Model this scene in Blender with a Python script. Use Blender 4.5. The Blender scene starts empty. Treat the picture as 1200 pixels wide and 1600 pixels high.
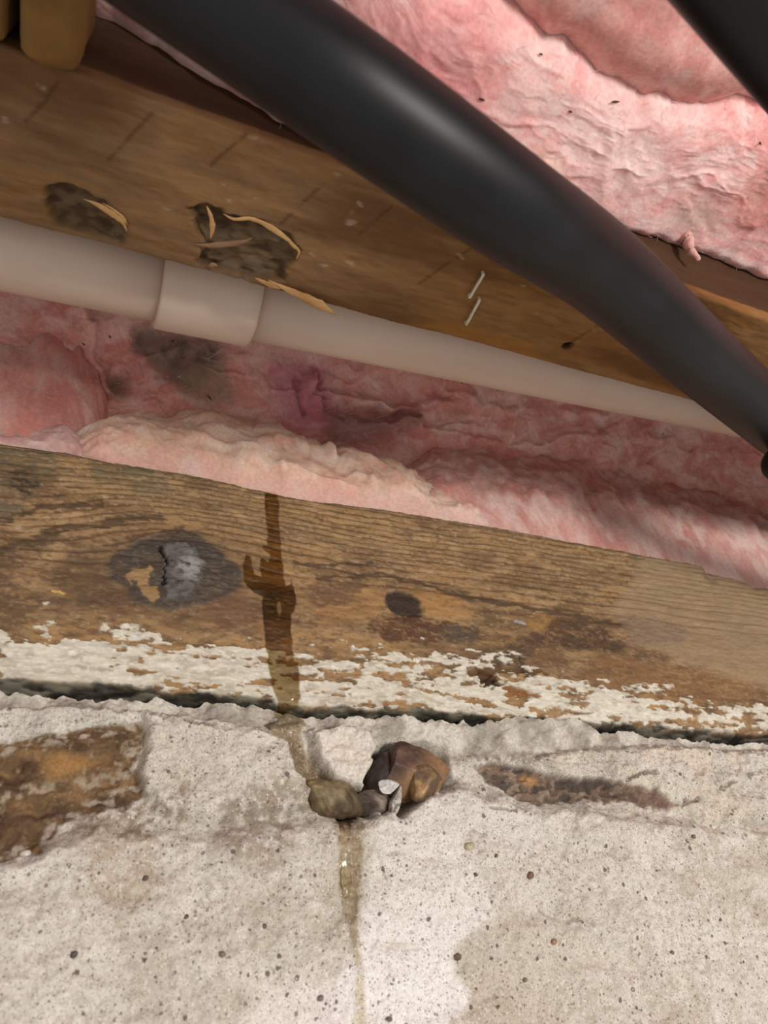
import bpy, math, random
import numpy as np
from mathutils import Matrix, Vector

# ------------------------------------------------------------------ camera, world, lights, exposure
SC = bpy.context.scene
COL = SC.collection
F = 1200.0                                   # focal length of the 1200x1600 photograph in pixels
# axes of the place (X along the wall, Y into the wall, Z up) seen from the camera (right, up, forward)
AX = np.array([0.92605479, -0.14514965, 0.34835917])
AZ = np.array([-0.0939175, 0.80539803, 0.58524654])
AX /= np.linalg.norm(AX); AZ -= AX * (AX @ AZ); AZ /= np.linalg.norm(AZ)
AY = np.cross(AX, AZ); AY = AY if AY[2] > 0 else -AY
ROT = np.stack([AX, AY, AZ])
CAM = np.array([-0.16139586, -0.3679423, -0.1594226])
cd = bpy.data.cameras.new('camera'); cam = bpy.data.objects.new('camera', cd); COL.objects.link(cam)
cd.sensor_fit = 'VERTICAL'; cd.sensor_height = 36.0; cd.sensor_width = 27.0; cd.lens = 36.0 * F / 1600.0
cd.clip_start = 0.005; cd.clip_end = 20
cd.dof.use_dof = True; cd.dof.focus_distance = 0.43; cd.dof.aperture_fstop = 11.0
M4 = Matrix.Identity(4)
for i in range(3):
    M4[i][0] = ROT[i, 0]; M4[i][1] = ROT[i, 1]; M4[i][2] = -ROT[i, 2]; M4[i][3] = CAM[i]
cam.matrix_world = M4
SC.camera = cam

W = bpy.data.worlds.new('basement_ambient'); SC.world = W; W.use_nodes = True
W.node_tree.nodes['Background'].inputs[0].default_value = (1.0, 0.96, 0.92, 1)
W.node_tree.nodes['Background'].inputs[1].default_value = 0.55

def lamp(name, loc, power, radius, color):
    ld = bpy.data.lights.new(name, 'POINT'); ld.energy = power; ld.shadow_soft_size = radius; ld.color = color
    o = bpy.data.objects.new(name, ld); COL.objects.link(o); o.location = loc; return o
lamp('work_lamp', (0.32, -1.20, -0.34), 40.0, 0.14, (1.0, 0.955, 0.905))
SC.view_settings.view_transform = 'Standard'; SC.view_settings.look = 'None'
SC.view_settings.gamma = 1.0; SC.view_settings.use_curve_mapping = False
SC.view_settings.exposure = 0.0

# ------------------------------------------------------------------ helpers
rng = np.random.default_rng(7)
random.seed(7)
TAB = rng.random((24, 256, 256)).astype(np.float32)

def ray(px, py): return ROT @ np.array([(px - 600) / F, (800 - py) / F, 1.0])
def on_y(px, py, y): d = ray(px, py); return CAM + d * ((y - CAM[1]) / d[1])
def on_z(px, py, z): d = ray(px, py); return CAM + d * ((z - CAM[2]) / d[2])
def at(px, py, t): return CAM + ray(px, py) * t
def plane_y(pts, y=0.0): return np.array([on_y(p[0], p[1], y)[[0, 2]] for p in pts])     # -> (X, Z)
def plane_z(pts, z): return np.array([on_z(p[0], p[1], z)[[0, 1]] for p in pts])         # -> (X, Y)

def vn(x, y, seed):
    t = TAB[seed % 24]
    x = np.asarray(x, np.float32) + 17.31 * (seed % 13); y = np.asarray(y, np.float32) + 9.73 * (seed % 11)
    xi = np.floor(x); yi = np.floor(y); fx = x - xi; fy = y - yi
    xi = xi.astype(np.int64) & 255; yi = yi.astype(np.int64) & 255
    x1 = (xi + 1) & 255; y1 = (yi + 1) & 255
    fx = fx * fx * fx * (fx * (fx * 6 - 15) + 10); fy = fy * fy * fy * (fy * (fy * 6 - 15) + 10)
    a = t[xi, yi]; b = t[x1, yi]; c = t[xi, y1]; d = t[x1, y1]
    return (a + (b - a) * fx) * (1 - fy) + (c + (d - c) * fx) * fy
def fbm(x, y, seed, octv=4, gain=0.5):
    s = 0.0; a = 1.0; n = 0.0
    for i in range(octv):
        s = s + a * vn(x, y, seed + i * 3); n += a; a *= gain
        x, y = (x * 1.62 + y * 1.17), (y * 1.62 - x * 1.17)
    return s / n
def fbmx(x, y, seed, octv=3, gain=0.5):          # without rotation: keeps stretched grain stretched
    s = 0.0; a = 1.0; n = 0.0
    for i in range(octv):
        s = s + a * vn(x, y, seed + i * 3); n += a; a *= gain; x = x * 2.03; y = y * 2.03
    return s / n
def sst(a, b, x):
    t = np.clip((x - a) / (b - a), 0, 1); return t * t * (3 - 2 * t)
def lin(r, g, b):
    v = np.array([r, g, b], np.float32) / 255.0
    return np.where(v <= 0.04045, v / 12.92, ((v + 0.055) / 1.055) ** 2.4).astype(np.float32)
def mixc(c, col, m): return c * (1 - m[..., None]) + np.asarray(col, np.float32) * m[..., None]
def sdf(x, y, poly, pad=0.02):
    """signed distance to a closed outline, negative inside (metres)"""
    poly = np.asarray(poly, float)
    out = np.full(x.shape, 1.0, np.float32)
    lo = poly.min(0) - pad; hi = poly.max(0) + pad
    sel = (x > lo[0]) & (x < hi[0]) & (y > lo[1]) & (y < hi[1])
    xs = x[sel]; ys = y[sel]
    if xs.size == 0: return out
    d = np.full(xs.shape, 1e9); ins = np.zeros(xs.shape, bool)
    n = len(poly)
    for i in range(n):
        ax, ay = poly[i]; bx, by = poly[(i + 1) % n]
        ex, ey = bx - ax, by - ay; wx, wy = xs - ax, ys - ay
        t = np.clip((wx * ex + wy * ey) / (ex * ex + ey * ey + 1e-18), 0, 1)
        d = np.minimum(d, (wx - t * ex) ** 2 + (wy - t * ey) ** 2)
        c = ((ay <= ys) & (by > ys)) | ((by <= ys) & (ay > ys))
        with np.errstate(divide='ignore', invalid='ignore'):
            xx = ax + (ys - ay) / (by - ay if by != ay else 1e-12) * ex
        ins ^= c & (xs < xx)
    d = np.sqrt(d); out[sel] = np.where(ins, -d, d); return out
def line_d(x, y, pts):
    """distance to an open polyline and the position along it (0..1)"""
    pts = np.asarray(pts, float); d = np.full(x.shape, 1e9); s = np.zeros(x.shape)
    L = np.concatenate([[0], np.cumsum(np.hypot(*np.diff(pts, axis=0).T))]); L /= L[-1]
    for i in range(len(pts) - 1):
        ax, ay = pts[i]; ex, ey = pts[i + 1] - pts[i]
        t = np.clip(((x - ax) * ex + (y - ay) * ey) / (ex * ex + ey * ey), 0, 1)
        dd = np.hypot(x - ax - t * ex, y - ay - t * ey); m = dd < d
        d = np.where(m, dd, d); s = np.where(m, L[i] + t * (L[i + 1] - L[i]), s)
    return d, s
def ell(x, y, c, rx, ry, rot=0.0):
    ca, sa = math.cos(rot), math.sin(rot); dx = x - c[0]; dy = y - c[1]
    return np.hypot((dx * ca + dy * sa) / rx, (-dx * sa + dy * ca) / ry)

def link(name, me, mat=None, parent=None):
    o = bpy.data.objects.new(name, me); COL.objects.link(o)
    if mat is not None: me.materials.append(mat)
    if parent is not None: o.parent = parent
    return o
def tag(o, label=None, cat=None, group=None, kind=None):
    if label: o['label'] = label
    if cat: o['category'] = cat
    if group: o['group'] = group
    if kind: o['kind'] = kind
    return o
def raw_mesh(name, V, Q, colors=None, smooth=True):
    """mesh from vertex array and an array of quads (or triangles)"""
    me = bpy.data.meshes.new(name); V = np.ascontiguousarray(V, np.float32); Q = np.ascontiguousarray(Q, np.int32)
    k = Q.shape[1]
    me.vertices.add(len(V)); me.vertices.foreach_set('co', V.ravel())
    me.loops.add(Q.size); me.loops.foreach_set('vertex_index', Q.ravel())
    me.polygons.add(len(Q)); me.polygons.foreach_set('loop_start', np.arange(len(Q), dtype=np.int32) * k)
    me.polygons.foreach_set('use_smooth', np.full(len(Q), smooth))
    me.update(calc_edges=True)
    if colors is not None:
        ca = me.color_attributes.new('Col', 'FLOAT_COLOR', 'POINT')
        c = np.ones((len(V), 4), np.float32); c[:, :colors.shape[1]] = colors; ca.data.foreach_set('color', c.ravel())
    return me
def grid_quads(n, m):
    i = np.arange(n - 1)[:, None] * m + np.arange(m - 1)[None, :]
    return np.stack([i, i + 1, i + m + 1, i + m], -1).reshape(-1, 4)
def submesh(name, P, Cc, keep=None, flip=False, back=None):
    """object from a grid of points; keep = bool per face; back = vector closing the grid into a slab"""
    n, m = P.shape[:2]; Q = grid_quads(n, m); V = P.reshape(-1, 3); C2 = Cc.reshape(-1, Cc.shape[-1])
    if flip: Q = Q[:, ::-1]
    if keep is not None: Q = Q[keep.reshape(-1)]
    if back is not None:
        ring = np.concatenate([np.arange(m), np.arange(1, n) * m + m - 1, (n - 1) * m + np.arange(m - 2, -1, -1), np.arange(n - 2, 0, -1) * m])
        b0 = len(V); V2 = V[ring].copy()
        for a in range(3):
            if back[a] is not None: V2[:, a] = back[a]
        V = np.concatenate([V, V2]); C2 = np.concatenate([C2, C2[ring]])
        k = len(ring); j = np.arange(k); j1 = (j + 1) % k
        S = np.stack([ring[j], b0 + j, b0 + j1, ring[j1]], -1)
        # back face as a ladder of quads between the two borders
        top = b0 + np.arange(m); bot = b0 + (m + n - 2) + np.arange(m)[::-1]
        B = np.stack([top[:-1], bot[:-1], bot[1:], top[1:]], -1)
        if flip: S = S[:, ::-1]; B = B[:, ::-1]
        Q = np.concatenate([Q, S, B])
    used = np.unique(Q)
    if len(used) < len(V):
        re = np.full(len(V), -1, np.int64); re[used] = np.arange(len(used)); V = V[used]; C2 = C2[used]; Q = re[Q]
    return raw_mesh(name, V, Q, C2)
def face_mask(M):
    M = M.astype(np.float32)
    return (M[:-1, :-1] + M[1:, :-1] + M[:-1, 1:] + M[1:, 1:]) > 2.0
def tube_mesh(name, pts, rad, seg=24, caps=True, flat=1.0, noise=0.0, colors=None, up=(0, 0, 1)):
    """tapered tube along a polyline (already dense); rad per point"""
    pts = np.asarray(pts, float); n = len(pts); rad = np.broadcast_to(np.asarray(rad, float), (n,))
    T = np.gradient(pts, axis=0); T /= np.linalg.norm(T, axis=1)[:, None]
    u = np.asarray(up, float); A = np.cross(T, u); A /= np.linalg.norm(A, axis=1)[:, None] + 1e-12; B = np.cross(A, T)
    th = np.linspace(0, 2 * np.pi, seg, endpoint=False)
    rr = rad[:, None] * (1 + noise * (rng.random((n, seg)) - 0.5))
    V = pts[:, None] + A[:, None] * (np.cos(th) * rr)[..., None] + B[:, None] * (np.sin(th) * rr * flat)[..., None]
    V = V.reshape(-1, 3)
    i = np.arange(n - 1)[:, None] * seg; j = np.arange(seg)[None]; j1 = (j + 1) % seg
    Q = np.stack([i + j, i + j1, i + seg + j1, i + seg + j], -1).reshape(-1, 4)
    if caps:
        c0 = len(V); V = np.concatenate([V, pts[:1], pts[-1:]]); e = (n - 1) * seg; j = np.arange(0, seg, 2); 
        Q = np.concatenate([Q, np.stack([np.full(len(j), c0), (j + 2) % seg, (j + 1) % seg, j], -1),
                            np.stack([np.full(len(j), c0 + 1), e + j, e + (j + 1) % seg, e + (j + 2) % seg], -1)])
    return raw_mesh(name, V, Q, colors)
def resample(pts, n):
    """smooth Catmull-Rom resampling of a polyline"""
    pts = np.asarray(pts, float); P = np.concatenate([2 * pts[:1] - pts[1:2], pts, 2 * pts[-1:] - pts[-2:-1]])
    t = np.linspace(0, len(pts) - 1 - 1e-9, n); k = t.astype(int); f = (t - k)[:, None]
    a, b, c, d = P[k], P[k + 1], P[k + 2], P[k + 3]
    return 0.5 * (2 * b + (c - a) * f + (2 * a - 5 * b + 4 * c - d) * f ** 2 + (3 * b - a - 3 * c + d) * f ** 3)

# ------------------------------------------------------------------ materials
def new_mat(name):
    m = bpy.data.materials.new(name); m.use_nodes = True; nt = m.node_tree
    return m, nt, nt.nodes['Principled BSDF']
def nnode(nt, t, **kw):
    n = nt.nodes.new(t)
    for k, v in kw.items(): setattr(n, k, v)
    return n
def attr_mat(name, rough=0.8, wet_rough=0.12, fine=900.0, fine_amt=0.12, bump=0.15, bump_scale=700.0, stretch=(1, 1, 1), spec=0.3, sss=0.0, sheen=0.0, sss_col=None):
    """surface colour from the 'Col' attribute, fine procedural mottling and relief; alpha of Col = dryness"""
    m, nt, bs = new_mat(name); L = nt.links
    a = nnode(nt, 'ShaderNodeAttribute', attribute_name='Col')
    tc = nnode(nt, 'ShaderNodeTexCoord'); mp = nnode(nt, 'ShaderNodeMapping'); mp.inputs['Scale'].default_value = stretch
    L.new(tc.outputs['Object'], mp.inputs['Vector'])
    nz = nnode(nt, 'ShaderNodeTexNoise'); nz.inputs['Scale'].default_value = fine; nz.inputs['Detail'].default_value = 3
    L.new(mp.outputs[0], nz.inputs['Vector'])
    mr = nnode(nt, 'ShaderNodeMapRange'); mr.inputs['From Min'].default_value = 0.25; mr.inputs['From Max'].default_value = 0.75
    mr.inputs['To Min'].default_value = 1 - fine_amt; mr.inputs['To Max'].default_value = 1 + fine_amt
    L.new(nz.outputs['Fac'], mr.inputs['Value'])
    mx = nnode(nt, 'ShaderNodeMix', data_type='RGBA', blend_type='MULTIPLY'); mx.inputs['Factor'].default_value = 1.0
    L.new(a.outputs['Color'], mx.inputs['A']); L.new(mr.outputs[0], mx.inputs['B']); L.new(mx.outputs['Result'], bs.inputs['Base Color'])
    rr = nnode(nt, 'ShaderNodeMapRange'); rr.inputs['To Min'].default_value = wet_rough; rr.inputs['To Max'].default_value = rough
    L.new(a.outputs['Alpha'], rr.inputs['Value']); L.new(rr.outputs[0], bs.inputs['Roughness'])
    bs.inputs['Specular IOR Level'].default_value = spec
    if bump:
        n2 = nnode(nt, 'ShaderNodeTexNoise'); n2.inputs['Scale'].default_value = bump_scale; n2.inputs['Detail'].default_value = 4
        L.new(mp.outputs[0], n2.inputs['Vector'])
        bp = nnode(nt, 'ShaderNodeBump'); bp.inputs['Strength'].default_value = bump; bp.inputs['Distance'].default_value = 0.001
        L.new(n2.outputs['Fac'], bp.inputs['Height']); L.new(bp.outputs[0], bs.inputs['Normal'])
    if sss:
        bs.inputs['Subsurface Weight'].default_value = sss; bs.inputs['Subsurface Radius'].default_value = sss_col or (1, .35, .3)
        bs.inputs['Subsurface Scale'].default_value = 0.006
    if sheen:
        bs.inputs['Sheen Weight'].default_value = sheen; bs.inputs['Sheen Roughness'].default_value = 0.5
    return m
def plain_mat(name, c1, c2, scale=60.0, rough=0.6, bump=0.2, stretch=(1, 1, 1), spec=0.4, metallic=0.0, detail=5, lo=0.3, hi=0.7):
    """two-tone noise material"""
    m, nt, bs = new_mat(name); L = nt.links
    tc = nnode(nt, 'ShaderNodeTexCoord'); mp = nnode(nt, 'ShaderNodeMapping'); mp.inputs['Scale'].default_value = stretch
    L.new(tc.outputs['Object'], mp.inputs['Vector'])
    nz = nnode(nt, 'ShaderNodeTexNoise'); nz.inputs['Scale'].default_value = scale; nz.inputs['Detail'].default_value = detail
    L.new(mp.outputs[0], nz.inputs['Vector'])
    cr = nnode(nt, 'ShaderNodeValToRGB'); cr.color_ramp.elements[0].position = lo; cr.color_ramp.elements[1].position = hi
    cr.color_ramp.elements[0].color = (*lin(*c1), 1); cr.color_ramp.elements[1].color = (*lin(*c2), 1)
    L.new(nz.outputs['Fac'], cr.inputs['Fac']); L.new(cr.outputs['Color'], bs.inputs['Base Color'])
    bs.inputs['Roughness'].default_value = rough; bs.inputs['Specular IOR Level'].default_value = spec; bs.inputs['Metallic'].default_value = metallic
    if bump:
        bp = nnode(nt, 'ShaderNodeBump'); bp.inputs['Strength'].default_value = bump; bp.inputs['Distance'].default_value = 0.001
        L.new(nz.outputs['Fac'], bp.inputs['Height']); L.new(bp.outputs[0], bs.inputs['Normal'])
    return m
def water_mat():
    m, nt, bs = new_mat('clear_water'); L = nt.links; nt.nodes.remove(bs)
    out = nt.nodes['Material Output']; tr = nnode(nt, 'ShaderNodeBsdfTransparent'); gl = nnode(nt, 'ShaderNodeBsdfGlossy')
    tr.inputs[0].default_value = (0.97, 0.94, 0.88, 1); gl.inputs['Roughness'].default_value = 0.10
    fr = nnode(nt, 'ShaderNodeFresnel'); fr.inputs['IOR'].default_value = 1.33; mx = nnode(nt, 'ShaderNodeMixShader')
    L.new(fr.outputs[0], mx.inputs[0]); L.new(tr.outputs[0], mx.inputs[1]); L.new(gl.outputs[0], mx.inputs[2]); L.new(mx.outputs[0], out.inputs['Surface'])
    return m
def add_specks(m, layers):
    """dark sand grains: small dots in random Voronoi cells"""
    nt = m.node_tree; L = nt.links; bs = nt.nodes['Principled BSDF']; src = bs.inputs['Base Color'].links[0].from_socket
    tc = nnode(nt, 'ShaderNodeTexCoord'); wn = nnode(nt, 'ShaderNodeTexNoise'); wn.inputs['Scale'].default_value = 700
    wv = nnode(nt, 'ShaderNodeVectorMath', operation='MULTIPLY_ADD'); wv.inputs[1].default_value = (.0012,) * 3
    L.new(tc.outputs['Object'], wn.inputs['Vector']); L.new(wn.outputs['Color'], wv.inputs[0]); L.new(tc.outputs['Object'], wv.inputs[2])
    for scale, rad, dens, col, amt in layers:
        v = nnode(nt, 'ShaderNodeTexVoronoi'); v.inputs['Scale'].default_value = scale; L.new(wv.outputs[0], v.inputs['Vector'])
        sp = nnode(nt, 'ShaderNodeSeparateColor'); L.new(v.outputs['Color'], sp.inputs[0])
        a = nnode(nt, 'ShaderNodeMapRange'); a.inputs['From Min'].default_value = 1 - dens; a.inputs['From Max'].default_value = 1; a.inputs['To Max'].default_value = rad; L.new(sp.outputs[0], a.inputs['Value'])
        d = nnode(nt, 'ShaderNodeMath', operation='SUBTRACT'); L.new(a.outputs[0], d.inputs[0]); L.new(v.outputs['Distance'], d.inputs[1])
        k = nnode(nt, 'ShaderNodeMapRange'); k.inputs['From Min'].default_value = -.03; k.inputs['From Max'].default_value = .05; k.inputs['To Max'].default_value = amt; L.new(d.outputs[0], k.inputs['Value'])
        g_ = nnode(nt, 'ShaderNodeMapRange'); g_.inputs['From Min'].default_value = 0.0; g_.inputs['From Max'].default_value = .02; L.new(a.outputs[0], g_.inputs['Value'])
        kk_ = nnode(nt, 'ShaderNodeMath', operation='MULTIPLY'); L.new(k.outputs[0], kk_.inputs[0]); L.new(g_.outputs[0], kk_.inputs[1])
        mx = nnode(nt, 'ShaderNodeMix', data_type='RGBA'); mx.inputs['B'].default_value = (*lin(*col), 1); L.new(kk_.outputs[0], mx.inputs['Factor']); L.new(src, mx.inputs['A']); src = mx.outputs['Result']
    L.new(src, bs.inputs['Base Color']); return m
M_WOOD = attr_mat('weathered_wood', rough=0.75, fine=500, fine_amt=0.16, bump=0.25, bump_scale=420, stretch=(0.18, 1, 1))
M_PLASTER = attr_mat('lime_plaster', rough=0.92, fine=800, fine_amt=0.16, bump=0.5, bump_scale=600)
M_MASON = attr_mat('mortar_and_stone', rough=0.9, fine=700, fine_amt=0.22, bump=0.6, bump_scale=500)
add_specks(M_PLASTER, [(420, .36, .4, (100, 84, 74), .7), (900, .46, .5, (116, 100, 88), .6), (1500, .55, .5, (136, 120, 106), .55), (240, .3, .2, (76, 62, 58), .8), (700, .42, .4, (236, 230, 222), .6)])
M_JOIST = attr_mat('rough_sawn_wood', rough=0.8, fine=420, fine_amt=0.12, bump=0.25, bump_scale=300, stretch=(0.25, 1, 1), spec=0.2)
M_WOOL = attr_mat('pink_glass_wool', rough=1.0, fine=420, fine_amt=0.13, bump=0.35, bump_scale=520, spec=0.05, sss=0.6, sheen=0.0)
M_FIBRE = plain_mat('loose_glass_fibre', (232, 190, 180), (250, 232, 224), 80, 0.9, 0)
M_SPECK = plain_mat('dark_debris', (45, 32, 26), (80, 60, 45), 300, 0.8, 0)
M_PVC = plain_mat('off_white_plastic', (212, 188, 170), (222, 202, 186), 26, 0.42, 0.0, stretch=(0.4, 1, 1), lo=0.35, hi=0.65)
M_BLACK = plain_mat('black_plastic', (9, 9, 10), (22, 22, 25), 34, 0.44, 0.02, stretch=(1, 1, 1), spec=0.32)
M_SPLINT = plain_mat('fresh_torn_wood', (176, 128, 74), (226, 184, 128), 160, 0.75, 0.3, stretch=(0.3, 1, 1))
M_OLDSPL = plain_mat('grey_torn_wood', (140, 106, 78), (176, 138, 108), 160, 0.8, 0.3, stretch=(0.3, 1, 1))
M_METAL = plain_mat('galvanised_wire', (196, 190, 165), (226, 220, 200), 300, 0.5, 0.0, metallic=0.2)
M_TAN = plain_mat('ochre_wood', (108, 76, 34), (136, 98, 48), 70, 0.8, 0.3)
M_WATER = water_mat()

# ------------------------------------------------------------------ the foundation wall
MM = 0.001
GAP_TOP = plane_y([(0, 1060), (105, 1065), (210, 1072), (280, 1081), (350, 1086), (420, 1093), (457, 1103), (520, 1104), (570, 1108), (632, 1107), (682, 1110),
                   (740, 1116), (790, 1121), (860, 1124), (933, 1129), (1046, 1137), (1200, 1147)])
GAP_BOT = plane_y([(0, 1080), (105, 1087), (210, 1094), (280, 1098), (350, 1099), (420, 1106), (457, 1116), (520, 1121), (570, 1119), (632, 1116), (682, 1127),
                   (740, 1131), (790, 1124), (860, 1120), (910, 1126), (940, 1141), (975, 1144), (1046, 1155), (1200, 1162)])
def xgrid(a, b, n, lo, hi, k=50):
    """fine columns where the photograph looks, coarse ones running on at both sides"""
    return np.concatenate([np.linspace(lo, a, k, endpoint=False), np.linspace(a, b, n - 2 * k), np.linspace(b, hi, k + 1)[1:]])
def zc(line, x): return np.interp(x, line[:, 0], line[:, 1])
XW0, XW1 = -0.29, 0.40
nx = 1000; nz = 330
xw = xgrid(XW0, XW1, nx, -.70, .85)
ztop = zc(GAP_BOT, xw) + (fbm(xw / .006, xw * 0, 3, 4) - .5) * .006
rows = np.concatenate([np.zeros(6), np.linspace(0, 1, nz) ** 1.06])
backs = np.concatenate([np.linspace(.05, .003, 6), np.zeros(nz)])
Xw = np.repeat(xw[None], len(rows), 0); Zw = ztop[None] + rows[:, None] * (-0.215 - ztop[None])
Bk = np.repeat(backs[:, None], nx, 1)
wx = Xw + (fbm(Xw / .011, Zw / .011, 1) - .5) * .008; wz = Zw + (fbm(Xw / .011, Zw / .011, 5) - .5) * .008
wx2 = Xw + (fbm(Xw / .004, Zw / .004, 2) - .5) * .004; wz2 = Zw + (fbm(Xw / .004, Zw / .004, 8) - .5) * .004
def wpoly(pts, soft, wx=wx2, wz=wz2, grow=0.0): return sst(soft, -soft, sdf(wx, wz, plane_y(pts)) - grow)
def wline(pts, w, wx=wx2, wz=wz2):
    d, s = line_d(wx, wz, plane_y(pts)); return sst(w, w * .35, d)
D = (fbm(Xw / .05, Zw / .05, 4, 3) - .5) * .008
low = plane_y([(-300, 1365), (0, 1352), (70, 1335), (120, 1305), (300, 1305), (480, 1290), (560, 1283), (620, 1272), (660, 1243), (710, 1228), (770, 1248), (850, 1262), (1000, 1282), (1100, 1295), (1500, 1300)])
lowm = sst(-.006, .007, zc(low, wx) - wz)
mort = sst(-.003, .003, wz2 - zc(plane_y([(-300, 1105), (0, 1104), (110, 1104), (200, 1112), (300, 1122), (400, 1140), (470, 1136), (560, 1140), (600, 1160), (700, 1180), (800, 1180), (860, 1176), (950, 1166), (1040, 1168), (1200, 1174), (1500, 1180)]), wx2))
bul = wpoly([(222, 1122), (300, 1127), (405, 1147), (446, 1165), (455, 1205), (484, 1245), (470, 1268), (330, 1288), (245, 1270), (215, 1215), (230, 1170)], .0028)
lump = wpoly([(480, 1150), (520, 1140), (566, 1146), (580, 1175), (570, 1210), (558, 1236), (530, 1233), (507, 1216), (490, 1188)], .0022)
strip = wpoly([(-300, 1112), (0, 1108), (120, 1105), (230, 1118), (228, 1130), (60, 1146), (0, 1158), (-300, 1180)], .0015)
rbul = wpoly([(840, 1185), (900, 1176), (1000, 1170), (1400, 1185), (1400, 1300), (1100, 1288), (1040, 1268), (960, 1236), (880, 1218)], .003)
bst = wpoly([(-300, 1180), (0, 1163), (60, 1150), (140, 1141), (215, 1131), (229, 1150), (222, 1166), (206, 1200), (226, 1238), (195, 1262), (112, 1275), (78, 1308), (62, 1338), (0, 1352), (-250, 1370), (-330, 1300), (-300, 1240)], .0011)
crev = wpoly([(430, 1150), (462, 1160), (480, 1185), (505, 1220), (530, 1238), (560, 1238), (568, 1200), (580, 1172), (640, 1160), (700, 1175), (705, 1225), (660, 1248), (620, 1275), (500, 1278), (478, 1250), (458, 1210)], .0034, wx, wz)
rst = wpoly([(744, 1195), (780, 1190), (830, 1200), (880, 1216), (1000, 1236), (1045, 1262), (1035, 1268), (960, 1254), (880, 1252), (835, 1258), (790, 1235), (760, 1215)], .0016)
crack_lip_shade = np.maximum.reduce([wline([(232, 1124), (290, 1140), (350, 1148), (410, 1153)], .0013), wline([(1045, 1264), (1100, 1248), (1150, 1218), (1200, 1204)], .0016),  # first line paints the shade under the plaster lip; the others are cracks
                           wline([(940, 1232), (985, 1217), (1010, 1216)], .0016), .7 * wline([(700, 1272), (730, 1278), (765, 1268), (800, 1272)], .0011), .5 * wline([(830, 1430), (870, 1443), (890, 1440)], .0012)])
D += (fbm(wx / .016, wz / .012, 17, 4) - .5) * .0065
D += lowm * .009 + bul * .009 + lump * .010 + strip * .003 + rbul * .007 - crev * (.004 + .009 * sst(-.005, .012, Xw - plane_y([(545, 1200)])[0][0])) * (1 - lump) * (1 - bul) - rst * .0025
D += mort * (-.001 + (fbm(wx / .006, wz / .006, 6) - .5) * .0045)
ridge = 1 - np.abs(2 * fbm(wx / .018, wz / .009, 9, 4) - 1)
D += rst * (fbm(Xw / .006, Zw / .003, 4, 4) - .5) * -.006
D += bst * (-.003 + .004 * (ridge - .6) + .0025 * sst(-.0015, .0015, wz2 - zc(plane_y([(-300, 1250), (0, 1242), (100, 1222), (200, 1213)]), wx2)))
crack_lip_shade = crack_lip_shade * sst(.25, .6, fbm(Xw / .01, Zw / .01, 16, 3)); D -= crack_lip_shade * .002
rough = fbm(Xw / .0035, Zw / .0035, 11, 4); pits = sst(.66, .74, fbm(Xw / .0016, Zw / .0016, 14, 2))
D += (rough - .5) * (.0016 + .0016 * sst(.02, -.05, Zw) * 0 + .0012 * bul + .002 * lump + .0026 * rbul) - pits * .0004
# colours
n1 = fbm(Xw / .04, Zw / .04, 12, 4); n2 = fbm(Xw / .012, Zw / .012, 15, 4); n3 = fbm(Xw / .0025, Zw / .0025, 18, 3)
Cw = np.empty(Xw.shape + (3,), np.float32); Cw[:] = lin(209, 203, 192)
Cw = mixc(Cw, lin(190, 181, 166), sst(.45, .68, n1) * .7); Cw = mixc(Cw, lin(220, 213, 203), sst(.5, .7, n2) * .6)
Cw = mixc(Cw, lin(172, 162, 146), sst(.52, .72, n3) * .45)
tanp = wpoly([(715, 1480), (760, 1430), (860, 1445), (930, 1400), (1010, 1440), (1000, 1530), (960, 1650), (700, 1680), (722, 1560), (700, 1505)], .006, wx, wz) * (1 - .8 * sst(.04, .13, Xw))
Cw = mixc(Cw, lin(178, 165, 146), tanp * (.2 + .45 * n2))
white = wpoly([(450, 1700), (500, 1560), (545, 1480), (560, 1400), (580, 1320), (640, 1290), (720, 1330), (742, 1395), (754, 1432), (722, 1462), (700, 1480), (690, 1500), (702, 1530), (722, 1552), (714, 1580), (690, 1590), (660, 1700)], .002)
Cw = mixc(Cw, lin(234, 230, 225), white * (.45 + .55 * sst(.0, .06, -.075 - Zw)))
w2 = wpoly([(380, 1620), (400, 1560), (460, 1530), (520, 1540), (530, 1600), (520, 1700), (380, 1700)], .006, wx, wz); Cw = mixc(Cw, lin(230, 222, 217), w2 * .8)
w3 = wpoly([(560, 1275), (660, 1262), (720, 1240), (800, 1275), (860, 1300), (830, 1340), (700, 1330), (600, 1340)], .006, wx, wz); Cw = mixc(Cw, lin(220, 215, 208), w3 * .7)
Cw = mixc(Cw, lin(222, 212, 200), (lump * .8 + bul * .3)); 
cream = rbul * sst(.4, .65, n2); Cw = mixc(Cw, lin(214, 200, 182), cream * .7)
Cw = mixc(Cw, lin(182, 174, 162), mort * .8); Cw = mixc(Cw, lin(216, 210, 198), mort * sst(.48, .66, n2) * .8); Cw = mixc(Cw, lin(150, 142, 130), mort * sst(.48, .33, n2) * .55)
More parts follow.
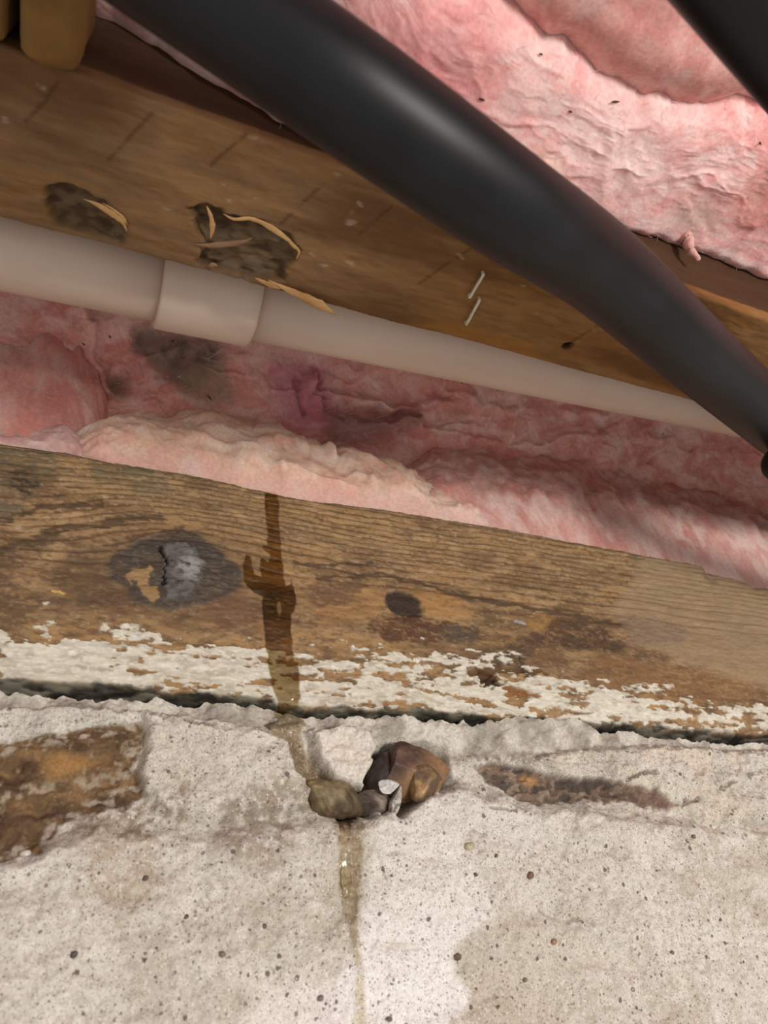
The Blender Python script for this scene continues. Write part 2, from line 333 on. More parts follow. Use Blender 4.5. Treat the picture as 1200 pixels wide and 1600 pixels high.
# dirt and damp stains
for pts, colr, a, sf in [([(225, 1225), (285, 1220), (295, 1255), (260, 1300), (200, 1320), (130, 1320), (110, 1285), (200, 1262)], (138, 116, 90), .8, .004),
                         ([(330, 1265), (400, 1235), (470, 1225), (490, 1250), (480, 1290), (400, 1298), (320, 1300)], (140, 124, 104), .75, .004),
                         ([(330, 1300), (450, 1295), (455, 1335), (400, 1385), (340, 1365)], (146, 128, 108), .65, .005),
                         ([(130, 1320), (230, 1320), (260, 1400), (180, 1440), (110, 1390)], (170, 150, 126), .6, .007),
                         ([(700, 1180), (800, 1170), (860, 1180), (840, 1200), (740, 1192)], (128, 112, 100), .7, .004),
                         ([(560, 1178), (600, 1160), (640, 1168), (600, 1176)], (140, 145, 145), .6, .002)]:
    m = wpoly(pts, sf, wx, wz); Cw = mixc(Cw, lin(*colr), m * a * sst(.3, .6, n3 * .5 + n2 * .5))
bn = fbm(wx / .012, wz / .006, 20, 4)
Cb = np.empty_like(Cw); Cb[:] = lin(112, 88, 62); Cb = mixc(Cb, lin(140, 110, 76), sst(.5, .72, bn)); Cb = mixc(Cb, lin(84, 64, 46), sst(.5, .32, bn)); Cb = mixc(Cb, lin(98, 78, 56), sst(.5, .62, n3) * .6)
Cb = mixc(Cb, lin(176, 160, 140), wline([(0, 1246), (60, 1232), (130, 1222), (200, 1213)], .0022) * sst(.35, .6, n3) * .8); Cb = mixc(Cb, lin(170, 150, 124), sst(.66, .76, n3) * .6); Cb = mixc(Cb, lin(88, 68, 50), sst(.0, -.012, wz2 - zc(plane_y([(-300, 1258), (0, 1250), (100, 1232), (230, 1222)]), wx2)) * .55)
Cb = mixc(Cb, lin(164, 122, 74), sst(1.2, .3, ell(wx, wz, plane_y([(105, 1195)])[0], .013, .006)) * .8)
dust = sst(.52, .64, fbm(Xw / .005, Zw / .003, 7, 4)) * sst(.25, .65, 1 - bst * .0 - sst(0, -.010, sdf(wx2, wz2, plane_y([(-300, 1180), (0, 1163), (215, 1131), (222, 1166), (206, 1200), (226, 1238), (112, 1275), (62, 1338), (-300, 1370)])))); Cb = mixc(Cb, lin(186, 172, 156), dust * .7)
Cw = Cw * (1 - bst[..., None]) + Cb * bst[..., None]
Cr = np.empty_like(Cw); Cr[:] = lin(116, 92, 74); Cr = mixc(Cr, lin(72, 56, 44), sst(.5, .35, bn)); Cr = mixc(Cr, lin(64, 50, 42), sst(.5, .62, fbm(Xw / .006, Zw / .003, 4, 4)) * .8); Cr = mixc(Cr, lin(158, 138, 116), sst(.58, .70, fbm(Xw / .004, Zw / .003, 13, 3)) * .7); Cr = mixc(Cr, lin(172, 128, 76), sst(1.1, .3, ell(wx2, wz2, plane_y([(833, 1217)])[0], .009, .004)))
Cr = mixc(Cr, lin(132, 100, 88), sst(.03, .09, Xw - plane_y([(840, 1230)])[0][0]) * .7)
Cw = Cw * (1 - rst[..., None] * .92) + Cr * rst[..., None] * .92
Cw = mixc(Cw, lin(150, 134, 110), crev * (1 - lump) * (1 - bul) * .6); Cw = mixc(Cw, lin(70, 58, 48), crack_lip_shade * .75 * sst(.2, .5, n2))
# damp track of the water down the wall
wtrack = [(428, 1108), (470, 1112), (478, 1132), (466, 1150), (478, 1178), (505, 1215), (530, 1238), (545, 1262), (560, 1290), (556, 1330), (552, 1400), (545, 1450), (556, 1520), (560, 1600), (566, 1700), (540, 1700), (538, 1600), (545, 1520), (530, 1440), (521, 1400), (516, 1330), (510, 1285), (484, 1262), (470, 1225), (455, 1190), (448, 1160), (420, 1150), (412, 1135), (430, 1125)]
damp = wpoly(wtrack, .0011, Xw, Zw); fade = .35 + .65 * sst(-.14, -.09, Zw)
Cw = mixc(Cw, Cw * np.array([.68, .62, .52], np.float32), damp * fade)
dry = 1 - .8 * damp * fade
Pw = np.stack([Xw, Bk - D - .001 * (Bk == 0) + .001, Zw], -1); A4 = lambda c, a: np.concatenate([c, a[..., None].astype(np.float32)], -1)
CW = A4(Cw, dry)
k_b = face_mask(bst > .5); k_r = face_mask(rst > .5) & ~k_b; k_m = face_mask((mort > .5) & (Bk == 0)) & ~k_b & ~k_r; k_l = face_mask(lump > .5) & ~k_m
wall = link('wall_back', submesh('wall_back', Pw, CW, ~(k_b | k_r | k_m | k_l), True), M_PLASTER); wall['kind'] = 'structure'
wall['label'] = 'old plastered fieldstone foundation wall under the timber'
def part(name, P, C, keep, mat, parent, label=None, flip=True):
    o = link(name, submesh(name, P, C, keep, flip), mat, parent)
    if label: o['label'] = label
    return o
part('stone', Pw, CW, k_b, M_MASON, wall, 'rusty brown stone bared at the left of the wall')
part('stone', Pw, CW, k_r, M_MASON, wall, 'thin brown stone tapering to the right under the mortar')
part('mortar_bed', Pw, CW, k_m, M_MASON, wall, 'grey crumbly mortar bed under the timber')
part('mortar_lump', Pw, CW, k_l, M_MASON, wall, 'pale mortar lump beside the water track')
# body of the wall behind its face
def box_mesh(name, lo, hi):
    x0, y0, z0 = lo; x1, y1, z1 = hi
    V = np.array([(x0, y0, z0), (x1, y0, z0), (x1, y1, z0), (x0, y1, z0), (x0, y0, z1), (x1, y0, z1), (x1, y1, z1), (x0, y1, z1)])
    return raw_mesh(name, V, np.array([(0, 3, 2, 1), (4, 5, 6, 7), (0, 1, 5, 4), (1, 2, 6, 5), (2, 3, 7, 6), (3, 0, 4, 7)]), None, False)
M_ROUGH = plain_mat('rough_masonry', (150, 138, 124), (190, 178, 164), 60, 0.95, 0.6)
link('wall_core', box_mesh('wall_core', (-.72, .052, -.6), (.87, .30, -.030)), M_ROUGH, wall)

def rock_mesh(name, size, seed, rough=0.25, cuts=7, colors=None, sub=4):
    """angular stone: an icosphere cut by random planes, with fine noise"""
    import bmesh
    bm = bmesh.new(); bmesh.ops.create_icosphere(bm, subdivisions=sub, radius=1.0)
    V = np.array([v.co[:] for v in bm.verts]); r = np.random.default_rng(seed)
    for k in range(cuts):
        n = r.normal(size=3); n /= np.linalg.norm(n); d = .5 + .35 * r.random(); h = V @ n - d
        V -= np.clip(h, 0, None)[:, None] * n * .985
    V *= 1 + .05 * (fbm(V[:, 0] * 9 + V[:, 2] * 3, V[:, 1] * 9 + V[:, 2] * 7, seed % 17, 4) - .5)[:, None]
    V *= 1 + rough * .5 * (fbm(V[:, 0] * 2 + 3 + V[:, 2], V[:, 1] * 2 + 5 + V[:, 2] * .7, seed % 20, 4) - .5)[:, None]
    V *= np.asarray(size)
    T = np.array([[v.index for v in f.verts] for f in bm.faces]); bm.free()
    me = raw_mesh(name, V, T, None if colors is None else colors(V)); return me
def rock_cols(stops, seed, sc, grad=None):
    def f(V):
        n = fbm(V[:, 0] / sc + V[:, 1] / sc * .6, V[:, 2] / sc, seed, 4); c = np.empty((len(V), 3), np.float32); c[:] = lin(*stops[0])
        c = mixc(c, lin(*stops[1]), sst(.44, .6, n)); t = fbm(V[:, 0] / sc * 6 + V[:, 1] / sc * 4, V[:, 2] / sc * 6, seed + 5, 3)
        c = mixc(c, lin(*stops[2]), sst(.60, .72, n)) if grad is None else mixc(c, lin(*stops[2]), sst(-.15, .35, (V[:, 0] * grad[0] + V[:, 2] * grad[1]) / (sc / .8) + (n - .5) * 1.2))
        c = mixc(c, c * .6, sst(.52, .70, t) * .5); c = mixc(c, np.minimum(c * 1.6 + .03, 1), sst(.62, .74, fbm(V[:, 0] / sc * 5, V[:, 2] / sc * 5 + V[:, 1] / sc * 4, seed + 9, 3)) * .4); return c
    return f
M_STONE = attr_mat('damp_stone', rough=0.55, fine=500, fine_amt=0.2, bump=0.3, bump_scale=400, spec=0.5)
def stone(px, py, y, size, rot, stops, seed, label, name='stone', cuts=7, rough=.3, grad=None):
    p = on_y(px, py, y); o = link(name, rock_mesh(name, size, seed, rough, cuts, rock_cols(stops, seed, size[0] * .8, grad), 5), M_STONE, wall)
    o.location = p; o.rotation_euler = rot
    if label: o['label'] = label
    return o
stone(634, 1210, .000, (.0265, .016, .0165), (0, -.1, 0), [(78, 54, 44), (98, 74, 58), (140, 106, 72)], 31, 'rusty brown angular stone wedged in the mortar', cuts=16, grad=(.35, -.9))
stone(602, 1214, .004, (.014, .012, .017), (.2, .3, 0), [(46, 34, 28), (66, 48, 38), (92, 72, 56)], 44, 'dark wet stone under the mortar lump', cuts=8)
stone(662, 1226, -.005, (.012, .008, .0105), (0, .5, .2), [(104, 82, 60), (132, 104, 74), (176, 138, 92)], 12, None)
stone(514, 1250, -.004, (.0165, .010, .0092), (0, .2, 0), [(132, 116, 84), (148, 130, 98), (84, 68, 46)], 8, 'smooth olive pebble wetted by the trickle', cuts=2, rough=.8, grad=(.8, -.9))
stone(582, 1257, -.001, (.016, .009, .0068), (0, -.08, .1), [(80, 70, 62), (104, 94, 84), (140, 128, 114)], 23, 'flat grey stone chip below the brown stone', cuts=14, rough=.6)
stone(607, 1230, -.008, (.0065, .004, .0036), (0, .1, 0), [(196, 192, 188), (214, 208, 202), (170, 165, 158)], 5, 'white stone chip')
stone(618, 1252, -.006, (.0028, .004, .0085), (0, .35, 0), [(170, 160, 150), (196, 188, 178), (110, 100, 92)], 6, None)
for i, (px, py, rr, c) in enumerate([(735, 1322, 4.2, (206, 190, 160)), (829, 1367, 3.8, (120, 96, 72)), (716, 1494, 3.6, (104, 84, 74)), (870, 1470, 2.8, (150, 118, 84)), (1082, 1308, 2.6, (134, 112, 82)),
                                     (228, 1370, 2.4, (96, 80, 70)), (116, 1492, 2.6, (86, 78, 78)), (347, 1491, 2.6, (110, 98, 88)), (413, 1447, 2.4, (96, 90, 84)), (40, 1327, 4.0, (214, 206, 196)), (293, 1430, 2.0, (92, 78, 66)),
                                     (773, 1338, 2.0, (110, 94, 84)), (1127, 1436, 2.2, (104, 84, 72)), (1050, 1488, 2.2, (112, 92, 84)), (824, 1530, 2.2, (128, 110, 92)), (505, 1558, 2.6, (120, 108, 98)), (610, 1592, 2.4, (110, 98, 90)), (744, 1367, 2.2, (128, 100, 92))]):
    p = on_y(px, py, -.0105); o = link('pebble', rock_mesh('pebble', (rr * MM * .62, rr * MM * .45, rr * MM * .48), 60 + i, .3, 4, rock_cols([c, tuple(int(v * .9) for v in c), tuple(min(255, int(v * 1.12)) for v in c)], i, .003), 2), M_STONE, wall)
    # seat the pebble on the plaster face
    ix = int(np.clip(np.searchsorted(xw, p[0]), 0, nx - 1)); iz = int(np.argmin(np.abs(Zw[6:, ix] - p[2]))) + 6
    o.location = (p[0], Pw[iz, ix, 1] - .0003, p[2]); o.rotation_euler = (0, random.uniform(-.6, .6), 0)

# ------------------------------------------------------------------ the timber sill beam
TOPL = plane_y([(0, 689), (50, 697), (100, 704), (160, 717), (212, 725), (300, 739), (360, 752), (417, 765), (464, 776), (560, 789), (600, 794), (800, 827), (860, 838), (950, 855),
                (1030, 870), (1096, 881), (1098, 892), (1143, 901), (1172, 911), (1180, 918), (1200, 919)])
nxb = 1200; nzb = 300
xb = xgrid(XW0, XW1, nxb, -.68, .84); zt = zc(TOPL, xb) + (fbm(xb / .004, xb * 0 + 3, 7, 3) - .5) * .0012; zlo = zc(GAP_BOT, xb) - .007
tb = np.linspace(0, 1, nzb); Xb = np.repeat(xb[:, None], nzb, 1); Zb = zlo[:, None] + tb[None] * (zt - zlo)[:, None]
bx = Xb + (fbm(Xb / .012, Zb / .005, 1, 4) - .5) * .010; bz = Zb + (fbm(Xb / .012, Zb / .005, 4, 4) - .5) * .0045
cx = Xb + (fbm(Xb / .005, Zb / .0022, 6, 4) - .5) * .010 + (fbm(Xb / .015, Zb / .008, 8, 3) - .5) * .010; cz = Zb + (fbm(Xb / .005, Zb / .0022, 9, 4) - .5) * .0042 + (fbm(Xb / .015, Zb / .006, 11, 3) - .5) * .005
def bpoly(pts, soft=.0012, fine=True):
    return sst(soft, -soft, sdf(cx if fine else bx, cz if fine else bz, plane_y(pts)))
def bline(pts, w, fine=True):
    d, s = line_d(cx if fine else bx, cz if fine else bz, plane_y(pts)); return sst(w, w * .3, d)
ex_ = Xb + (fbm(Xb / .005, Zb / .004, 6, 4) - .5) * .006; ez_ = Zb + (fbm(Xb / .005, Zb / .004, 9, 4) - .5) * .005
def kpoly(pts, soft): return sst(soft, -soft, sdf(ex_, ez_, plane_y(pts)))
K1 = plane_y([(272, 888)])[0]; K2 = plane_y([(631, 945)])[0]
def bulge(K, sx, sz, a): return 1 - a * np.exp(-((Xb - K[0]) / sx) ** 2 - ((Zb - K[1]) / sz) ** 2)
# growth-ring coordinate: rings run along the beam and part around the knots
g = Zb - K1[1]; left = sst(.02, -.10, Xb - K1[0])
gz = g * bulge(K1, .055, .035, .62)
gz = gz + (Zb - K2[1]) * (bulge(K2, .024, .013, .5) - 1) * np.exp(-((Xb - K2[0]) / .05) ** 2)
gz = gz + .020 * left * np.exp(-((Zb - .09) / .035) ** 2) * .7 + .012 * sst(.05, .25, Xb) * 0
gz = gz + (fbmx(Xb / .05, Zb / .012, 13, 3) - .5) * .0040 + (fbmx(Xb / .008, Zb / .004, 2, 2) - .5) * .0007
up = gz + K1[1]
ph = np.where(up > .092, 7 + (up - .092) / .0042, np.where(up > .07, 3.9 + (up - .07) / .0071, up / .018))
fr = ph - np.floor(ph); ring = np.where(fr < .72, sst(.35, .72, fr) * .55, 1 - sst(.72, 1.0, fr)) ; ringl = sst(.66, .80, fr) * sst(1.0, .92, fr)
brk = fbmx(Xb / .030, Zb / .0028, 5, 3); upper = sst(.062, .082, up)
dark = ringl * (.35 + .65 * upper) * sst(.22, .44, brk) + .30 * ring * upper
nA = fbmx(Xb / .05, Zb / .014, 10, 4); nB = fbmx(Xb / .012, Zb / .0045, 16, 4); nC = fbm(Xb / .0022, Zb / .0014, 19, 3)
Cs = np.empty(Xb.shape + (3,), np.float32); Cs[:] = lin(152, 124, 90)
Cs = mixc(Cs, lin(164, 130, 88), sst(.45, .65, nA)); Cs = mixc(Cs, lin(128, 98, 66), sst(.52, .32, nA) * .7); Cs = mixc(Cs, lin(182, 150, 110), sst(.56, .70, nB) * .6 * upper)
Cs = mixc(Cs, lin(112, 84, 58), sst(.45, .25, nB) * .5 * (1 - .6 * upper))
Cs = mixc(Cs, lin(86, 62, 40), np.clip(dark, 0, 1) * .70)
Cs = mixc(Cs, lin(104, 80, 54), sst(.6, .72, nC) * .35)
sp = fbmx(Xb / .011, Zb / .0034, 22, 4); Cs = mixc(Cs, lin(96, 74, 54), sst(.56, .70, sp) * .65 * (1 - .8 * upper)); Cs = mixc(Cs, lin(176, 142, 100), sst(.42, .30, sp) * .4)
sp2 = fbm(Xb / .0035, Zb / .0018, 18, 3); Cs = mixc(Cs, lin(92, 72, 54), sst(.60, .72, sp2) * .45); Cs = mixc(Cs, lin(184, 158, 124), sst(.66, .76, fbm(Xb / .0028, Zb / .0012, 3, 3)) * .4)
ragged = .30 + .70 * sst(.36, .54, .5 * fbm(Xb / .007, Zb / .0032, 2, 4) + .5 * fbm(Xb / .0022, Zb / .0014, 12, 3))
def stain(pts, c, a, soft=.002, fine=True, tex=None):
    global Cs
    m = bpoly(pts, soft, fine) * a * ragged
    if tex is not None: m = m * tex
    Cs = mixc(Cs, lin(*c), m); return m
t1 = sst(.3, .55, nB); 
stain([(-200, 660), (0, 680), (90, 700), (95, 740), (60, 770), (40, 800), (0, 808), (-200, 830)], (98, 88, 70), .8, .003, True, .45 + .55 * t1)
stain([(140, 705), (262, 730), (256, 770), (230, 775), (190, 758), (145, 745)], (108, 98, 76), .8, .002, True, .4 + .6 * t1)
stain([(15, 735), (45, 728), (58, 760), (40, 775), (20, 765)], (60, 50, 38), .8, .0016)
stain([(-300, 690), (0, 689), (212, 725), (417, 765), (600, 794), (950, 855), (1030, 870), (1030, 876), (800, 834), (600, 801), (417, 772), (212, 731), (0, 696), (-300, 700)], (84, 76, 58), .55, .0012, True, .4 + .6 * sst(.4, .6, nA))
stain([(985, 850), (1095, 876), (1096, 895), (1030, 890), (985, 875)], (104, 96, 74), .7, .002)
for line, w in [([(-200, 835), (0, 812), (60, 796), (110, 790), (160, 789)], .0022), ([(0, 870), (30, 850), (62, 836), (120, 822), (210, 812), (260, 810)], .0026), ([(165, 852), (210, 840), (245, 828), (290, 822)], .0014),
                ([(455, 880), (520, 884), (580, 880)], .0020), ([(500, 905), (560, 900), (600, 897), (650, 910), (690, 925)], .0018), ([(690, 925), (740, 936), (780, 944), (840, 950), (880, 958), (930, 968), (965, 976)], .0032)]:
    Cs = mixc(Cs, lin(82, 64, 48), bline(line, w) * .85)
stain([(-200, 880), (0, 868), (30, 852), (62, 838), (76, 846), (42, 882), (20, 926), (60, 930), (120, 932), (180, 920), (210, 942), (140, 952), (60, 948), (0, 945), (-200, 960)], (94, 74, 58), .8, .0026)
stain([(80, 890), (110, 868), (140, 850), (165, 860), (150, 880), (175, 905), (165, 930), (120, 935), (85, 915)], (100, 80, 60), .7, .002)
stain([(330, 925), (400, 930), (410, 990), (350, 985), (320, 950)], (116, 84, 62), .7, .004)
stain([(640, 925), (690, 928), (745, 945), (745, 962), (680, 962), (650, 950)], (172, 128, 76), .75, .003); stain([(815, 975), (838, 960), (870, 965), (880, 985), (850, 1000), (830, 990)], (170, 126, 72), .75, .003)
stain([(470, 935), (560, 915), (600, 930), (590, 965), (500, 975)], (170, 128, 78), .6, .004)
stain([(470, 925), (490, 912), (530, 915), (560, 905), (580, 915), (540, 945), (500, 950), (475, 940)], (108, 82, 62), .8, .002)
stain([(566, 988), (580, 972), (612, 966), (650, 962), (700, 968), (745, 985), (752, 1000), (690, 1002), (664, 1014), (640, 1005), (606, 1004), (588, 992)], (88, 58, 42), .9, .0016)
stain([(688, 985), (720, 975), (748, 990), (740, 1004), (700, 1004)], (88, 80, 72), .7, .0022)
stain([(650, 1020), (730, 1008), (800, 1010), (870, 1020), (900, 1050), (780, 1052), (700, 1035)], (112, 84, 60), .75, .003); stain([(760, 1015), (800, 1005), (830, 1015), (820, 1045), (770, 1040)], (78, 66, 54), .7, .003)
stain([(790, 1008), (832, 986), (862, 968), (905, 968), (942, 975), (962, 1000), (990, 1012), (960, 1018), (880, 1012)], (84, 62, 50), .9, .002)
stain([(930, 1020), (1040, 1040), (1150, 1060), (1200, 1080), (1100, 1100), (980, 1085), (900, 1060)], (128, 92, 58), .7, .004)
# pale dusty film on the right end
hz = bpoly([(1010, 872), (985, 905), (978, 935), (955, 955), (985, 985), (1010, 1012), (1080, 1040), (1200, 1075), (1600, 1120), (1600, 900), (1200, 915), (1100, 890), (1095, 870)], .004)
Cs = mixc(Cs, lin(160, 136, 106), hz * .76); stain([(955, 958), (1050, 965), (1080, 985), (1070, 1008), (990, 1008)], (130, 108, 92), .7, .003); Cs = mixc(Cs, lin(136, 112, 82), hz * dark * .5)
stain([(1100, 888), (1125, 893), (1122, 915), (1100, 910)], (104, 86, 68), .6, .003); stain([(1120, 950), (1200, 960), (1400, 990), (1400, 1040), (1200, 1030), (1130, 1020)], (150, 130, 106), .5, .006)
# knots
halo = sst(1.25, .45, ell(bx, bz, K1, .058, .032)); Cs = mixc(Cs, lin(98, 76, 58), halo * .5 * (.5 + .5 * t1))
kd = kpoly([(168, 882), (186, 862), (215, 845), (258, 829), (300, 828), (330, 850), (348, 866), (372, 888), (378, 918), (345, 936), (300, 946), (270, 956), (240, 950), (215, 942), (192, 920), (170, 905)], .0022)
Cs = mixc(Cs, lin(78, 68, 60), kd * (.75 + .25 * t1)); Cs = mixc(Cs, lin(104, 96, 84), kd * sst(.56, .68, nC) * .6)
eye = kpoly([(258, 850), (292, 849), (310, 866), (317, 880), (309, 892), (314, 905), (303, 918), (298, 936), (266, 938), (252, 905)], .0011)
Cs = mixc(Cs, lin(106, 102, 98), eye * .85); Cs = mixc(Cs, lin(160, 156, 152), eye * sst(1.2, .2, ell(ex_, ez_, plane_y([(294, 888)])[0], .009, .011)) * .8); Cs = mixc(Cs, lin(70, 64, 60), eye * sst(.55, .7, sp2) * .7)
flake = kpoly([(197, 896), (212, 890), (226, 892), (234, 884), (240, 890), (234, 910), (246, 926), (246, 938), (238, 946), (218, 926), (216, 908), (202, 914)], .0006); Cs = mixc(Cs, lin(162, 130, 90), flake * .95)
kcr = np.maximum(sst(.0009, .0003, line_d(ex_, ez_, plane_y([(249, 854), (258, 874), (257, 898), (255, 916)]))[0]), sst(.0012, .0004, line_d(ex_, ez_, plane_y([(284, 880), (295, 886)]))[0])); Cs = mixc(Cs, lin(26, 22, 20), kcr)
k2 = sst(1.15, .85, ell(ex_, ez_, K2, .0115, .0092, -.3)); Cs = mixc(Cs, lin(58, 48, 42), k2 * .95)
hole3 = sst(1.15, .85, ell(cx, cz, plane_y([(763, 1060)])[0], .0062, .0058, -.4)); Cs = mixc(Cs, lin(48, 32, 28), hole3 * .95)
torn = bpoly([(736, 1035), (762, 1030), (800, 1040), (850, 1050), (830, 1056), (790, 1048), (772, 1060), (752, 1064), (738, 1050)], .001); Cs = mixc(Cs, lin(92, 66, 42), torn * .8)
nailm = bline([(810, 1030), (816, 1046), (821, 1064)], .0022); Cs = mixc(Cs, lin(66, 58, 52), nailm * .9)
for px, py, r, c in [(78, 945, 1.8, (215, 208, 200)), (84, 921, 2.2, (214, 178, 108)), (814, 977, 3.2, (160, 158, 156)), (20, 822, 2.0, (190, 170, 140)), (650, 1030, 1.9, (225, 220, 210)), (118, 715, 1.4, (170, 162, 150)), (663, 996, 1.2, (210, 200, 190))]:
    Cs = mixc(Cs, lin(*c), sst(1.2, .8, ell(cx, cz, plane_y([(px, py)])[0], r * MM, r * MM * .7)))
# flaking limewash along the lower edge
pt = plane_y([(-300, 990), (0, 1002), (60, 1000), (120, 1010), (200, 1002), (260, 1018), (330, 1015), (400, 1022), (470, 1030), (540, 1028), (640, 1036), (690, 1042), (740, 1036), (800, 1050), (860, 1060), (900, 1075), (960, 1082), (1040, 1084), (1110, 1098), (1200, 1118), (1500, 1140)])
dz = zc(pt, cx) - cz; pn = .62 * fbmx(Xb / .022, Zb / .0042, 20, 4) + .38 * fbm(Xb / .0045, Zb / .0022, 12, 3)
pthr = .66 - .20 * sst(-.010, .000, dz) - .085 * sst(.000, .008, dz) + .05 * sst(.05, .20, Xb) + .06 * sst(.004, -.0005, Zb - zc(GAP_TOP, cx))
paint = sst(pthr, pthr + .035, pn) * (dz > -.010) * sst(-.002, .001, Zb - zc(GAP_TOP, cx))
extra = np.maximum.reduce([bpoly(p, .0008) for p in ([(50, 985), (58, 975), (72, 990), (60, 996)], [(195, 990), (205, 978), (222, 984), (216, 994), (200, 998)], [(750, 1022), (800, 1018), (812, 1024), (790, 1034), (742, 1034)], [(975, 1072), (1020, 1070), (1048, 1080), (1000, 1084)], [(148, 980), (168, 976), (170, 982), (155, 986)])])
paint = np.maximum(paint, extra * sst(.40, .46, pn)); bare = np.maximum.reduce([bpoly(p, .0008) for p in ([(783, 1073), (800, 1070), (848, 1082), (838, 1090), (790, 1084)], [(730, 1040), (770, 1040), (785, 1064), (772, 1075), (750, 1066)], [(600, 1050), (640, 1050), (640, 1062), (605, 1064)], [(500, 1050), (560, 1046), (570, 1054), (510, 1062)], [(870, 1104), (900, 1108), (930, 1112), (890, 1116)])])
paint *= 1 - bare; stain([(783, 1073), (800, 1070), (848, 1082), (838, 1090), (790, 1084)], (140, 90, 48), .9, .001)
wetm_all = [[(415, 760), (432, 764), (436, 790), (435, 812), (440, 858), (444, 905), (446, 916), (453, 914), (455, 906), (460, 920), (462, 944), (460, 955), (455, 960), (455, 990), (457, 1010), (460, 1032), (467, 1034), (469, 1086), (466, 1104), (440, 1112), (432, 1090), (425, 1070), (419, 1032), (420, 1022), (415, 1014), (413, 990), (410, 960), (409, 932), (395, 925), (385, 916), (380, 904), (380, 886), (384, 866), (390, 868), (394, 884), (397, 897), (408, 902), (406, 876), (409, 871), (420, 879), (422, 866), (410, 858), (410, 850), (418, 852), (417, 832), (414, 800)]]
wsd = sdf(Xb + (fbm(Xb / .004, Zb / .004, 3) - .5) * .0016, Zb, plane_y(wetm_all[0])); wet = sst(.0005, -.0005, wsd)
wet = wet * (1 - sst(1.3, .7, ell(Xb, Zb, plane_y([(436, 951)])[0], .0012, .0042)) * .8)
pc = np.empty_like(Cs); pc[:] = lin(214, 207, 190); pc = mixc(pc, lin(188, 178, 158), sst(.5, .7, fbmx(Xb / .006, Zb / .003, 23, 3)) * .8); pc = mixc(pc, lin(232, 228, 218), sst(.6, .72, nC) * .6)
pc = mixc(pc, lin(165, 150, 132), sst(.006, -.002, Zb - zc(GAP_TOP, cx)) * .5 * sst(.4, .6, nB))
Cs = Cs * (1 - paint[..., None]) + pc * paint[..., None]
under = sst(.0008, -.0012, cz - zc(GAP_TOP, cx)); Cu = np.empty_like(Cs); Cu[:] = lin(66, 62, 52); Cu = mixc(Cu, lin(112, 106, 92), sst(.52, .68, fbmx(Xb / .010, Zb / .0018, 8, 3))); Cu = mixc(Cu, lin(34, 31, 26), sst(.48, .34, fbmx(Xb / .010, Zb / .0018, 8, 3)))
Cs = Cs * (1 - under[..., None]) + Cu * under[..., None]
wtint = np.where((paint > .5)[..., None], np.array([.50, .40, .24], np.float32), np.array([.54, .37, .13], np.float32))
wn = fbmx(Xb / .010, Zb / .006, 14, 3); dkband = sst(.008, .002, np.abs(Zb - plane_y([(430, 955)])[0][1]) - .011)
wtint = wtint * (1.02 - .7 * (wn * .5 + .5 * dkband * (paint < .5)))[..., None]
Cs = mixc(Cs, Cs * wtint, wet)
# relief
Yb = -(fbmx(Xb / .06, Zb / .03, 3, 2) - .5) * .003 + dark * upper * .0006 + (nB - .5) * -.0008 + (nC - .5) * -.0006
Yb += -kd * .0010 * sst(.3, .6, nB) - eye * (.0012 + .002 * sst(1.2, 0, ell(ex_, ez_, plane_y([(290, 892)])[0], .012, .016)) + .0012 * (sp2 - .5)) + kcr * .003 + k2 * .0018 * (nC + .3) + hole3 * .004 + torn * .0015 - flake * .0008 - nailm * .0012
Yb += -paint * (.0005 + .0010 * (fbm(Xb / .004, Zb / .0025, 17, 3) - .3)) - hz * .0003
Yb += under * (.0015 + .008 * sst(0, .006, zc(GAP_TOP, Xb) - Zb) + (fbmx(Xb / .010, Zb / .0018, 8, 3) - .5) * -.004)
edge = sst(.0035, 0, zt[:, None] - Zb); Yb += edge ** 2 * .0022
Pb = np.stack([Xb, Yb, Zb], -1); CB = A4(Cs, 1 - .38 * wet)
kk = face_mask((kd > .5) & (wet < .5)); k2f = face_mask(k2 > .5); kp = face_mask(paint > .5) & ~kk & ~k2f
beam = link('sill_beam', submesh('sill_beam', Pb, CB, ~(kk | k2f | kp), True, back=(None, .14, None)), M_WOOD)
tag(beam, 'weathered brown timber sill beam with knots and flaking white paint, wet streak down it', 'beam')
part('knot', Pb, CB, kk, M_WOOD, beam, 'large dark grey knot with a cracked eye')
part('knot', Pb, CB, k2f, M_WOOD, beam, 'small round dark knot')
part('paint_coat', Pb, CB, kp, M_WOOD, beam, 'flaking off-white paint along the lower edge')

# ------------------------------------------------------------------ the joist overhead (parallel to the wall) and boards behind
ZJ = 0.16; YJ0, YJ1 = -0.128, -0.2055
nxj = 640
xj = xgrid(-.30, .38, nxj, -.72, .86, 30)
# profile around the timber: up the wall side, across the underside, up the room side
prof = [(YJ0, ZJ + .09 - .084 * t) for t in np.linspace(0, 1, 14)] + [(YJ0 - .0015 * (1 - math.cos(a)), ZJ + .006 - .006 * math.sin(a)) for a in np.linspace(.3, 1.4, 4)]
prof += [(YJ0 - .003 - (YJ0 - .003 - YJ1 - .002) * t, ZJ) for t in np.linspace(0, 1, 125)]
prof += [(YJ1 + .002 - .002 * math.sin(a), ZJ + .002 * (1 - math.cos(a))) for a in np.linspace(.3, 1.5, 4)] + [(YJ1, ZJ + .003 + .10 * t) for t in np.linspace(0.02, 1, 60)]
prof = np.array(prof); nj = len(prof)
tang = np.gradient(prof, axis=0); tang /= np.linalg.norm(tang, axis=1)[:, None]; nrm = np.stack([-tang[:, 1], tang[:, 0]], -1)     # points outward
if nrm[80, 1] > 0: nrm = -nrm
sj = np.concatenate([[0], np.cumsum(np.hypot(*np.diff(prof, axis=0).T))])
